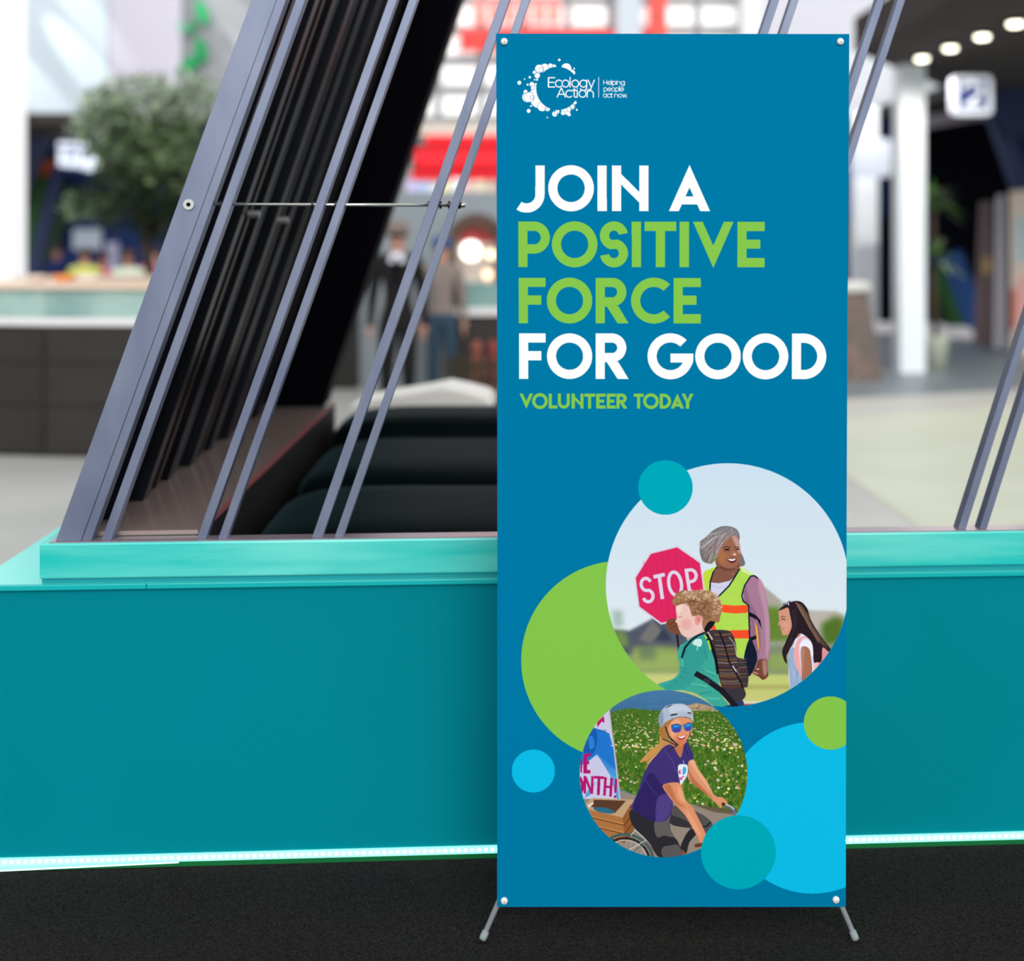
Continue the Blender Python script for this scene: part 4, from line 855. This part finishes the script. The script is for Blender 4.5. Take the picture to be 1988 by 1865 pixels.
poly(spl(B4(330, 900, 500, 760, 660, 760, 700, 1000, 600, 1200, 480, 1420, 300, 1520, 60, 1520, 120, 1440, 290, 1320, 330, 1150)), (50, 156, 150), .8, blur=2)
for a in ((300, 1200, 400, 1240), (310, 1250, 420, 1300), (300, 1320, 360, 1380), (600, 1230, 800, 1330), (480, 1420, 640, 1500), (560, 1600, 760, 1560), (350, 1000, 420, 960), (640, 900, 700, 1100), (200, 1390, 260, 1440)):
    stroke(B4(*a), 3, (40, 136, 138), .5)
for a in ((460, 1440, 700, 1480), (600, 1650, 880, 1660), (660, 1250, 820, 1300), (330, 1080, 340, 1200)): stroke(B4(*a), 4, (104, 206, 176), .5)
poly(spl(B4(480, 860, 520, 800, 590, 790, 620, 830, 600, 900, 540, 890)), (206, 240, 228)); stroke(B4(560, 890, 545, 955), 1.6, (206, 240, 228))
poly(spl(B4(900, 1790, 1050, 1740, 1200, 1680, 1210, 1800, 1000, 1830)), (40, 60, 106))
# backpack
poly(spl(B4(660, 690, 760, 660, 980, 665, 1060, 720, 1110, 860, 1130, 1050, 1230, 1090, 1290, 1280, 1280, 1480, 1230, 1500, 1255, 1600, 1200, 1680, 1080, 1700, 980, 1640, 900, 1480, 850, 1300, 800, 1050, 720, 850)), (66, 54, 58))
cl = ((120, 94, 58), (96, 44, 52), (48, 50, 78), (136, 110, 76), (70, 42, 46), (58, 56, 62), (108, 60, 48), (150, 138, 130))
for k in range(44):
    y = 720 + k * 18; x0 = 790 + (y - 720) * .14; x1 = 1050 + (y - 720) * .2
    stroke(B4(x0, y, (x0 + x1) / 2, y + 8 + rng.uniform(-5, 5), x1, y - 6), rng.uniform(.9, 2.3), cl[rng.integers(8)], .8)
for k in range(16): y = 1090 + k * 24; stroke(B4(1150, y, 1270, y - 14), rng.uniform(.9, 2), cl[rng.integers(8)], .75)
stroke(B4(870, 680, 960, 920, 1010, 1120, 1110, 1290, 1190, 1440, 1230, 1600), 3.4, (30, 28, 34)); stroke(B4(1060, 1180, 1120, 1270), 2, (214, 214, 220)); stroke(B4(1010, 760, 1090, 860, 1120, 1040, 1230, 1080), 1.3, (196, 180, 168)); stroke(B4(700, 690, 770, 800), 3, (206, 190, 180))
poly(spl(B4(940, 1560, 1190, 1500, 1250, 1600, 1200, 1680, 1060, 1700)), (60, 54, 62))
poly(spl(B4(650, 650, 720, 540, 800, 540, 790, 590, 690, 690)), (24, 26, 36)); stroke(B4(660, 700, 560, 740, 460, 810, 370, 920, 325, 1070), 4, (26, 30, 44)); stroke(B4(690, 720, 760, 900, 820, 1090, 850, 1300), 6, (24, 24, 32)); stroke(B4(660, 740, 710, 820, 745, 950), 3, (196, 226, 30)); stroke(B4(690, 790, 705, 812), 3.4, (24, 24, 32))
stroke(B4(520, 1290, 680, 1380, 900, 1540, 1010, 1660, 1120, 1790), 11, (30, 30, 40)); poly(B4(650, 1360, 740, 1390, 730, 1450, 640, 1410), (52, 56, 64))
# girl
poly(spl(G5(560, 740, 700, 740, 830, 830, 900, 1100, 860, 1400, 640, 1600, 470, 1660, 430, 1200, 440, 1010, 520, 900)), (226, 226, 246))
poly(spl(G5(430, 1200, 440, 1020, 530, 960, 560, 1200, 660, 1480, 640, 1620, 480, 1680, 450, 1400)), (158, 178, 212))
for k in range(20): x = rng.uniform(440, 620); stroke(G5(x, rng.uniform(1050, 1350), x + 15, rng.uniform(1350, 1620)), .8, ((186, 202, 230), (128, 150, 192))[k % 2], .6)
poly(spl(G5(880, 900, 1000, 940, 1120, 1100, 1000, 1260, 880, 1320, 850, 1200)), (232, 148, 160)); poly(spl(G5(880, 1100, 960, 1100, 900, 1300, 850, 1350)), (246, 190, 196))
poly(spl(G5(540, 960, 600, 810, 720, 770, 830, 850, 800, 830, 690, 800, 620, 900, 610, 1050, 640, 1300, 670, 1460, 600, 1360, 540, 1200, 520, 1060)), (244, 172, 172))
poly(spl(G5(620, 980, 660, 860, 760, 840, 830, 920, 840, 1080, 800, 1080, 760, 960, 690, 930, 640, 1020)), (244, 244, 254))
poly(spl(G5(640, 980, 690, 935, 760, 960, 800, 1050, 820, 1380, 700, 1500, 660, 1500, 650, 1250)), (170, 112, 88)); poly(spl(G5(640, 1000, 700, 960, 690, 1200, 680, 1400, 650, 1250)), (196, 136, 112), .7, blur=1.5)
poly(spl(G5(420, 640, 600, 560, 640, 720, 560, 800, 480, 740)), (178, 118, 92))
poly(spl(G5(285, 330, 440, 280, 500, 450, 470, 700, 440, 740, 340, 752, 325, 700, 305, 655, 300, 600, 265, 580, 280, 500, 275, 420)), (214, 152, 128)); poly(spl(G5(330, 560, 420, 540, 440, 640, 380, 680)), (228, 164, 146), .7, blur=2)
stroke(G5(300, 470, 330, 438, 390, 450), 1.2, (60, 38, 40)); stroke(G5(320, 490, 350, 484, 385, 496), 1.5, (40, 26, 30)); stroke(G5(310, 660, 350, 645, 370, 628), 1.4, (206, 92, 102)); stroke(G5(272, 588, 300, 592), .8, (160, 100, 84)); stroke(G5(278, 505, 284, 520), 1, (50, 40, 44))
poly(spl(G5(275, 350, 330, 280, 450, 210, 560, 185, 660, 210, 750, 320, 800, 480, 900, 660, 1010, 820, 1130, 980, 1100, 1020, 1000, 960, 980, 1180, 900, 1200, 850, 1180, 820, 880, 640, 720, 560, 800, 500, 900, 430, 1040, 400, 1100, 410, 1220, 360, 1160, 330, 1010, 390, 860, 440, 740, 490, 600, 460, 420, 430, 300, 350, 320)), (44, 32, 40))
for k in range(46):
    t = rng.uniform(0, 1); stroke(G5(540 + 120 * t, 200 + 60 * t, 660 + 110 * t, 400 + 40 * rng.uniform(0, 1), 780 + 60 * t, 620 + 40 * rng.uniform(-1, 1), 900 + 200 * t, 820 + 140 * t + rng.uniform(-30, 40)), rng.uniform(.5, 1.2), ((132, 98, 78), (98, 72, 62), (64, 46, 46), (158, 122, 96))[k % 4], .7)
for k in range(10): stroke(G5(480 + 8 * k, 330, 520 + 6 * k, 560, 490 - 12 * k, 850 + 20 * k), .8, ((30, 34, 60), (70, 48, 50))[k % 2], .8)
stroke(G5(350, 245, 400, 225, 460, 190), 2.2, (60, 58, 80), cap=True); stroke(G5(390, 240, 430, 215, 440, 255), 1.6, (206, 206, 224), cap=True)
# lime moon shows again in front of the sleeve at the circle's rim: nothing to add
_clip = None
# ---- lower photograph: cyclist above the shore
C = zz(1110, 1330, 4.549)
clip_circle(1288, 1499, 163.5)
poly([(1120, 1330), (1460, 1330), (1460, 1390), (1120, 1390)], None, grad=((74, 124, 168), (60, 110, 150)))
for k in range(60):
    x, y = rng.uniform(1150, 1420), rng.uniform(1338, 1378); stroke([(x, y), (x + rng.uniform(6, 20), y + rng.uniform(-.5, 1))], .7, ((110, 156, 190), (44, 88, 130))[k % 2], .5)
poly(C(1010, 165, 1100, 140, 1200, 160, 1300, 215, 1060, 220), (176, 150, 118)); speck(40, (1335, 1363, 1395, 1378), ((206, 180, 140), (120, 110, 100), (232, 220, 206), (150, 120, 80)), .8, 2.2)
poly(C(340, 220, 500, 185, 700, 205, 1100, 210, 1300, 215, 1600, 400, 1600, 1120, 1400, 1120, 1050, 1040, 560, 960, 420, 900, 360, 600), (72, 112, 38))
F = lambda x, y: True
speck(1500, (1185, 1372, 1455, 1575), ((58, 104, 30), (96, 140, 44), (44, 84, 26), (122, 158, 58), (80, 120, 36), (138, 128, 60)), 1.2, 3.0, 1.3, persp=True)
for k in range(500):
    x, y = rng.uniform(1190, 1455), rng.uniform(1440, 1572); stroke([(x, y), (x + rng.uniform(-3, 3), y - rng.uniform(3, 7))], .9, ((110, 156, 52), (50, 92, 28), (140, 176, 70), (36, 66, 24))[k % 4], .8)
speck(560, (1180, 1372, 1455, 1450), ((236, 226, 150), (246, 240, 196), (226, 206, 110), (232, 190, 180)), .9, 2.0, .7, persp=True)
speck(110, (1190, 1440, 1455, 1570), ((246, 240, 190), (236, 214, 110), (240, 196, 190), (250, 246, 226)), 1.8, 3.6, .75)
poly(C(60, 985, 440, 920, 560, 960, 760, 1000, 1060, 1040, 1400, 1100, 1500, 1150, 1500, 1560, 60, 1560), (150, 136, 124))
speck(500, (1125, 1540, 1440, 1665), ((170, 156, 142), (126, 114, 106), (160, 144, 128), (186, 170, 156)), .5, 1.2)
poly(C(1060, 1040, 1460, 1090, 1420, 1130, 1250, 1110), (92, 84, 60), .8, blur=1)
# flag
poly(C(200, 200, 330, 190, 370, 480, 430, 1020, 250, 1000, 60, 990, 60, 500), (206, 204, 232))
poly(C(80, 380, 200, 360, 330, 410, 372, 560, 395, 740, 300, 700, 220, 600, 120, 680, 60, 700, 60, 400), (34, 120, 206)); poly(C(220, 590, 396, 742, 400, 800, 330, 770), (60, 140, 216), .9)
poly(spl(C(130, 420, 190, 370, 225, 420, 215, 530, 180, 600, 120, 620, 100, 500)), (26, 92, 178)); poly(spl(C(150, 450, 185, 440, 200, 520, 160, 550)), (44, 130, 214))
poly(C(110, 985, 150, 900, 210, 840, 160, 960), (50, 150, 220), .8); poly(C(330, 760, 400, 740, 420, 1010, 400, 1000), (60, 160, 226), .85)
poly(C(222, 310, 285, 255, 288, 320, 265, 305, 225, 360), (196, 24, 112))
MG = (182, 26, 112)
def blk(pts, w): stroke(C(*pts), w / 4.549, MG)
blk((118, 600, 118, 768), 34); blk((112, 604, 164, 604), 30); blk((112, 672, 154, 672), 28); blk((112, 752, 164, 752), 30); blk((86, 640, 82, 760), 16)
blk((70, 800, 92, 850, 92, 905, 78, 950), 26); blk((114, 788, 116, 948), 22); blk((120, 800, 176, 946), 22); blk((182, 790, 178, 950), 22); blk((196, 800, 284, 806), 24); blk((240, 806, 234, 960), 26); blk((298, 800, 288, 966), 24); blk((352, 806, 342, 974), 24); blk((298, 884, 350, 890), 22); blk((392, 812, 384, 940), 22); blk((384, 962, 382, 986), 24)
stroke(C(222, 392, 230, 391), .9, (30, 90, 170))
for i, (q) in enumerate((((236, 402, 240, 378, 252, 380, 250, 390, 240, 391), (247, 391, 252, 402)), ((257, 378, 263, 390, 272, 378), (263, 390, 261, 402)), ((270, 402, 280, 378, 286, 402), (274, 394, 284, 394)), ((290, 402, 292, 378, 300, 402, 303, 378),))):
    for s_ in q: stroke(C(*s_), .8, (30, 90, 170))
stroke(C(330, 200, 352, 380, 378, 560, 410, 840, 438, 1060), 3.8, (196, 196, 200)); stroke(C(336, 200, 358, 380, 384, 560, 416, 840, 444, 1060), 1.1, (120, 118, 124)); stroke(C(345, 518, 380, 524), 1.6, (214, 214, 216)); stroke(C(405, 1022, 440, 1026), 2, (206, 206, 210))
# crate
poly(C(120, 1040, 180, 985, 550, 1000, 540, 1030, 450, 1160, 150, 1090), (196, 160, 124)); poly(C(160, 1060, 200, 1000, 480, 1010, 380, 1120), (92, 62, 46)); poly(spl(C(190, 1075, 280, 1070, 370, 1100, 350, 1125, 240, 1110)), (44, 110, 136)); poly(C(140, 1050, 190, 1020, 190, 1040, 150, 1075), (236, 220, 200))
poly(C(150, 1090, 450, 1160, 470, 1380, 330, 1340, 200, 1200), (176, 116, 66)); poly(C(450, 1160, 520, 1040, 548, 1060, 552, 1250, 470, 1380), (150, 92, 48))
for y in (0, 76, 150): stroke(C(180, 1160 + y, 462, 1230 + y, 550, 1120 + y), 1.6, (96, 56, 32)); stroke(C(180, 1150 + y, 462, 1216 + y), 1.6, (212, 156, 100), .8)
# wheel and fender
poly(arc(*C(470, 1560)[0], 58, 52, 10, 170), (78, 96, 92)); poly(arc(*C(470, 1560)[0], 50, 45.5, 5, 175), (44, 42, 44)); poly(arc(*C(470, 1560)[0], 44, 42.6, 5, 175), (206, 200, 194))
for k in range(9): a = math.radians(30 + 14 * k); c1 = C(470, 1560)[0]; stroke([c1, (c1[0] + 43 * math.cos(a), c1[1] - 43 * math.sin(a))], .5, (206, 200, 196))
stroke(C(520, 1320, 560, 1270, 660, 1360, 500, 1450), 1.6, (206, 208, 206)); stroke(C(540, 1470, 660, 1380), 2.4, (96, 116, 112)); stroke(C(740, 1440, 770, 1510), 4, (196, 204, 150)); stroke(C(700, 1420, 760, 1500), 1.5, (90, 96, 90))
# legs
poly(spl(C(870, 1060, 1000, 1080, 1130, 1120, 1235, 1200, 1240, 1260, 1190, 1310, 1100, 1300, 1040, 1380, 1010, 1480, 960, 1480, 965, 1400, 1040, 1250, 880, 1220)), (86, 82, 84)); poly(spl(C(870, 1140, 1030, 1200, 1040, 1250, 880, 1220)), (54, 52, 56)); poly(spl(C(1040, 1270, 1110, 1290, 1040, 1380, 1010, 1480, 960, 1480, 970, 1390)), (44, 42, 46)); stroke(C(1150, 1240, 1190, 1240, 1225, 1200), 3, (36, 34, 40))
poly(spl(C(960, 1440, 1000, 1470, 1000, 1500, 965, 1500)), (150, 84, 56))
poly(spl(C(515, 1100, 620, 1080, 870, 1110, 865, 1220, 890, 1310, 940, 1380, 970, 1510, 780, 1520, 680, 1380, 560, 1260, 520, 1190)), (46, 44, 50)); poly(spl(C(735, 1190, 870, 1120, 860, 1230, 900, 1330, 820, 1320, 750, 1330)), (98, 94, 94)); poly(spl(C(800, 1430, 930, 1400, 970, 1510, 820, 1520)), (92, 88, 90)); stroke(C(770, 1400, 850, 1410, 925, 1390), 1.2, (34, 32, 38))
# far arm, hair, shirt, near arm
poly(spl(C(1025, 670, 1075, 640, 1120, 730, 1190, 830, 1260, 960, 1330, 980, 1370, 1020, 1370, 1040, 1330, 1030, 1320, 1075, 1260, 1020, 1160, 930, 1070, 860, 1020, 790)), (226, 152, 112)); poly(spl(C(1030, 720, 1070, 800, 1170, 910, 1250, 990, 1160, 930, 1060, 850)), (172, 98, 62), .7, blur=1.2); poly(spl(C(1040, 660, 1075, 650, 1120, 740, 1190, 840, 1240, 940, 1130, 800)), (244, 184, 146), .7, blur=1.2)
stroke(C(1330, 1040, 1390, 1060, 1430, 1090, 1440, 1150), 5, (110, 112, 150)); stroke(C(1345, 1036, 1395, 1054, 1436, 1086), 1.6, (236, 236, 246)); stroke(C(1325, 1035, 1355, 1045), 6, (86, 46, 32))
poly(spl(C(780, 430, 870, 470, 850, 560, 780, 680, 650, 728, 700, 640, 600, 670, 690, 560, 770, 500)), (206, 150, 84))
for k in range(30): t = rng.uniform(0, 1); stroke(C(800 + 30 * t, 480, 760 + 30 * t, 580, 640 + 120 * t, 660 + 70 * t), .9, ((232, 186, 120), (166, 108, 56), (190, 132, 70))[k % 3], .7)
poly(spl(C(860, 500, 1000, 480, 990, 620, 930, 620)), (196, 118, 76))
poly(spl(C(830, 520, 890, 520, 945, 612, 970, 612, 1000, 480, 1040, 520, 1078, 630, 1030, 665, 1025, 780, 965, 870, 960, 850, 900, 960, 890, 1060, 850, 1170, 740, 1195, 540, 1090, 530, 1050, 580, 940, 660, 720, 760, 590)), (66, 52, 118))
poly(spl(C(700, 760, 790, 870, 830, 940, 760, 1000, 740, 1190, 560, 1100, 560, 1000, 620, 880)), (48, 36, 96), .9); poly(spl(C(760, 980, 870, 960, 880, 1060, 840, 1160, 745, 1190)), (84, 70, 138), .8)
stroke(C(820, 560, 880, 640, 930, 760), 2.4, (88, 74, 144), .6); stroke(C(1000, 530, 1030, 620), 2, (44, 34, 90), .7); stroke(C(640, 800, 700, 900, 760, 960), 2, (80, 66, 136), .5); stroke(C(790, 868, 950, 850), 1.6, (36, 28, 80))
poly(spl(C(940, 700, 985, 685, 1022, 700, 1020, 780, 985, 840, 965, 868, 945, 800)), (240, 240, 246)); stroke(C(950, 740, 950, 770), 2.4, (196, 40, 120)); stroke(C(948, 742, 968, 738), 1.6, (196, 40, 120)); stroke(C(948, 756, 964, 753), 1.4, (196, 40, 120)); stroke(C(948, 770, 968, 766), 1.6, (196, 40, 120)); stroke(C(950, 800, 955, 830, 965, 800, 970, 825, 980, 790, 998, 800), 1.6, (196, 60, 130)); poly(spl(C(985, 710, 1010, 720, 1005, 765, 980, 775)), (60, 170, 226)); stroke(C(985, 650, 992, 690), 1.2, (110, 196, 240))
poly(spl(C(805, 870, 945, 850, 985, 930, 1000, 1000, 1060, 1060, 1130, 1190, 1185, 1310, 1200, 1400, 1140, 1390, 1110, 1330, 1060, 1240, 1000, 1140, 920, 1050, 850, 960)), (226, 148, 106)); poly(spl(C(810, 880, 870, 870, 930, 1010, 1000, 1060, 940, 1050, 860, 960)), (184, 106, 68), .75, blur=1.5); poly(spl(C(940, 870, 990, 960, 1010, 1020, 980, 1020, 940, 960)), (244, 178, 138), .7, blur=1.5); poly(spl(C(1010, 1080, 1090, 1200, 1150, 1330, 1100, 1290, 1030, 1170)), (244, 178, 140), .6, blur=1.5)
stroke(C(1100, 1410, 1150, 1400), 7, (110, 58, 40), cap=True)
# head
poly(spl(C(850, 320, 950, 260, 1050, 290, 1065, 380, 1040, 440, 1000, 500, 950, 515, 900, 480, 860, 430)), (230, 150, 108)); poly(spl(C(870, 330, 930, 280, 960, 330, 900, 440, 880, 440)), (244, 180, 140), .7, blur=1.5); poly(spl(C(900, 470, 1000, 470, 980, 520, 930, 510)), (196, 112, 70), .6, blur=1.5)
poly(spl(C(780, 340, 830, 300, 900, 280, 850, 350, 850, 430, 860, 480, 800, 460, 770, 400)), (176, 120, 64))
poly(spl(C(768, 310, 775, 240, 830, 170, 920, 148, 1000, 155, 1060, 210, 1076, 290, 1070, 308, 1035, 270, 960, 262, 880, 285, 820, 320, 790, 355)), (176, 190, 208)); poly(spl(C(860, 180, 940, 155, 1010, 170, 1050, 220, 960, 215, 880, 240)), (206, 216, 230), .8, blur=2); poly(spl(C(768, 310, 775, 250, 800, 215, 810, 300, 790, 355)), (128, 142, 166), .8, blur=1.5)
poly(C(866, 258, 880, 240, 935, 234, 930, 246), (46, 38, 46)); poly(C(1020, 222, 1050, 224, 1056, 238, 1024, 232), (46, 38, 46)); poly(spl(C(826, 186, 860, 162, 890, 158, 850, 178)), (60, 64, 80)); stroke(C(880, 285, 960, 264, 1035, 272), 1.2, (96, 104, 124)); stroke(C(1020, 238, 1066, 250), 1.4, (226, 150, 150))
poly(spl(C(880, 340, 930, 330, 968, 345, 965, 390, 915, 406, 885, 385)), (30, 110, 196)); poly(spl(C(990, 335, 1030, 318, 1064, 330, 1055, 380, 1015, 392, 992, 370)), (30, 120, 206)); poly(spl(C(890, 375, 955, 365, 950, 395, 910, 402)), (86, 60, 140), .8); poly(spl(C(1000, 365, 1050, 355, 1040, 382, 1012, 388)), (86, 60, 140), .8); stroke(C(876, 338, 930, 326, 970, 340, 990, 338, 1030, 316, 1068, 322), 1.2, (96, 60, 74)); stroke(C(900, 350, 940, 346), 1.6, (120, 206, 244), .8); stroke(C(1010, 340, 1045, 334), 1.6, (120, 206, 244), .8)
poly(spl(C(970, 370, 1000, 390, 990, 410, 965, 405)), (236, 146, 110)); poly(spl(C(925, 436, 965, 440, 1005, 424, 1000, 455, 970, 470, 940, 462)), (186, 74, 70)); poly(spl(C(932, 438, 965, 442, 1000, 428, 990, 446, 960, 452)), (252, 250, 246))
stroke(C(825, 350, 860, 440, 920, 500, 945, 515), 2.6, (44, 44, 60)); stroke(C(1050, 390, 1035, 450, 1010, 480), 1.6, (50, 48, 62)); stroke(C(800, 460, 870, 490, 930, 520, 880, 545, 845, 575), 2.2, (44, 44, 60)); stroke(C(940, 518, 975, 522), 2, (236, 140, 60))
_clip = None
poly(ell(1292, 941.5, 53), TEAL); poly(ell(1433.5, 1653, 72.5), TEAL)
# ================================================================ the X banner
img = bpy.data.images.new('banner_print', PW, PH, alpha=False)
buf = np.ones((PH, PW, 4), np.float32); buf[..., :3] = np.clip(art[::-1], 0, 1); img.pixels.foreach_set(buf.ravel()); img.update(); img.pack()
m_b = bpy.data.materials.new('banner_print'); m_b.use_nodes = True; nt = m_b.node_tree; bs = nt.nodes['Principled BSDF']; bs.inputs['Roughness'].default_value = .8; bs.inputs['Specular IOR Level'].default_value = .0
ti = nt.nodes.new('ShaderNodeTexImage'); ti.image = img; ti.extension = 'EXTEND'
dk = nt.nodes.new('ShaderNodeMix'); dk.data_type = 'RGBA'; dk.blend_type = 'MULTIPLY'; dk.inputs['Factor'].default_value = 1; dk.inputs['B'].default_value = (.92, .92, .92, 1)
nt.links.new(ti.outputs['Color'], dk.inputs['A']); nt.links.new(dk.outputs['Result'], bs.inputs['Base Color'])
YT, YB_ = 2.758, 2.787
q = [Vector(P(965, 1760, YB_)), Vector(P(1642, 1760, YB_)), Vector(P(1649, 66, YT)), Vector(P(963, 65, YT))]
ban = thing('x_banner', 'tall blue vinyl banner with white and lime lettering on an X stand', 'banner', ((q[0].x + q[1].x) / 2, 2.80, 0))
NX, NY = 14, 34; V, F, UV = [], [], []
for j in range(NY + 1):
    for i in range(NX + 1):
        u, v = i / NX, j / NY
        p = (q[0] * (1 - u) + q[1] * u) * (1 - v) + (q[3] * (1 - u) + q[2] * u) * v
        sag = .004 * math.sin(math.pi * v) * (2 * abs(u - .5)) ** 2
        p = p + Vector((-sag * (1 if u > .5 else -1) * .4, 0, 0)); V.append(tuple(p)); UV.append((u, v))
for j in range(NY):
    for i in range(NX): a = j * (NX + 1) + i; F.append((a, a + 1, a + NX + 2, a + NX + 1))
nF = len(F); k = len(V)
V2 = V + [(x, y + .0012, z) for x, y, z in V]
edge = [i for i in range(NX + 1)] + [j * (NX + 1) + NX for j in range(1, NY + 1)] + [NY * (NX + 1) + i for i in range(NX - 1, -1, -1)] + [j * (NX + 1) for j in range(NY - 1, 0, -1)]
F2 = F + [tuple(k + i for i in reversed(f)) for f in F] + [(edge[n], edge[(n + 1) % len(edge)], k + edge[(n + 1) % len(edge)], k + edge[n]) for n in range(len(edge))]
sheet = mesh('printed_sheet', (V2, F2), m_b, ban, label='printed blue vinyl sheet with two round photographs')
me = sheet.data; me.materials.append(mat('vinyl_back', (206, 210, 214), .7)); uvl = me.uv_layers.new(name='print')
for p in me.polygons:
    if p.index >= nF: p.material_index = 1
    for li in p.loop_indices:
        vi = me.loops[li].vertex_index; uvl.data[li].uv = UV[vi % k]
M_alu = mat('aluminium', (206, 208, 216), .35, metal=.4)
M_plug = mat('white_plug', (232, 230, 222), .5, spec=.5)
hub = Vector((P(1303, 0, 2.97)[0], 2.995, .93))
corner = {}
for n, (px, py, Y) in enumerate(((979, 81, YT), (1631, 81, YT), (979, 1747, YB_), (1622.5, 1745, YB_))):
    x, _, z = P(px, py, Y); corner[n] = (x, Y, z)
    mesh('grommet', tube([(x, Y - .0003, z), (x, Y - .0025, z), (x, Y - .0055, z), (x, Y - .007, z)], [.0076, .0082, .007, .004], 9), M_plug, ban)
    mesh('eyelet', disc_y(x + .0005, z - .001, Y - .0078, .0016, .001, 10), mat('eyelet', (150, 148, 140), .5), ban)
for n, s in ((0, -1), (1, 1)):
    x, Y, z = corner[n]; tip = Vector((x, Y + .012, z + .008)); mesh('upper_arm', tube([tuple(hub), tuple(tip)], [.0065, .0045], 10), M_alu, ban, smooth=True)
    mesh('hook', tube([(x, Y + .012, z + .008), (x + .003, Y + .008, z + .0145), (x + .005 * -s, Y + .004, z + .012), (x, Y + .002, z)], .002, 8), mat('hook_black', (24, 20, 20), .5), ban, smooth=True)
for (px, py) in ((937, 1822), (1661, 1824)):
    foot = Vector(P(px, py + 6, 2.784)); foot.z = 0.0; foot = Vector((foot.x, 2.784, .009)); d = (hub - foot).normalized()
    mesh('leg', tube([tuple(hub), tuple(foot + d * .012)], .0062, 12), M_alu, ban, smooth=True, label='slim aluminium leg')
    mesh('rubber_foot', tube([tuple(foot - d * .002), tuple(foot + d * .003), tuple(foot + d * .017)], [.0078, .0085, .0078], 12), mat('rubber_gray', (136, 146, 146), .7), ban, smooth=True)
mesh('rear_leg', tube([tuple(hub), (hub.x, 3.135, .012)], .006, 10), M_alu, ban, smooth=True)
mesh('hub', superq(tuple(hub), (.03, .02, .04), .6, 16, 10), mat('hub_black', (24, 24, 26), .5), ban, smooth=True)
for n in (2, 3):
    x, Y, z = corner[n]; mesh('hook', tube([(x, Y + .003, z), (x + (.01 if n == 2 else -.01), Y + .012, z + .03)], .0022, 8), mat('hook_black', (24, 20, 20)), ban, smooth=True)
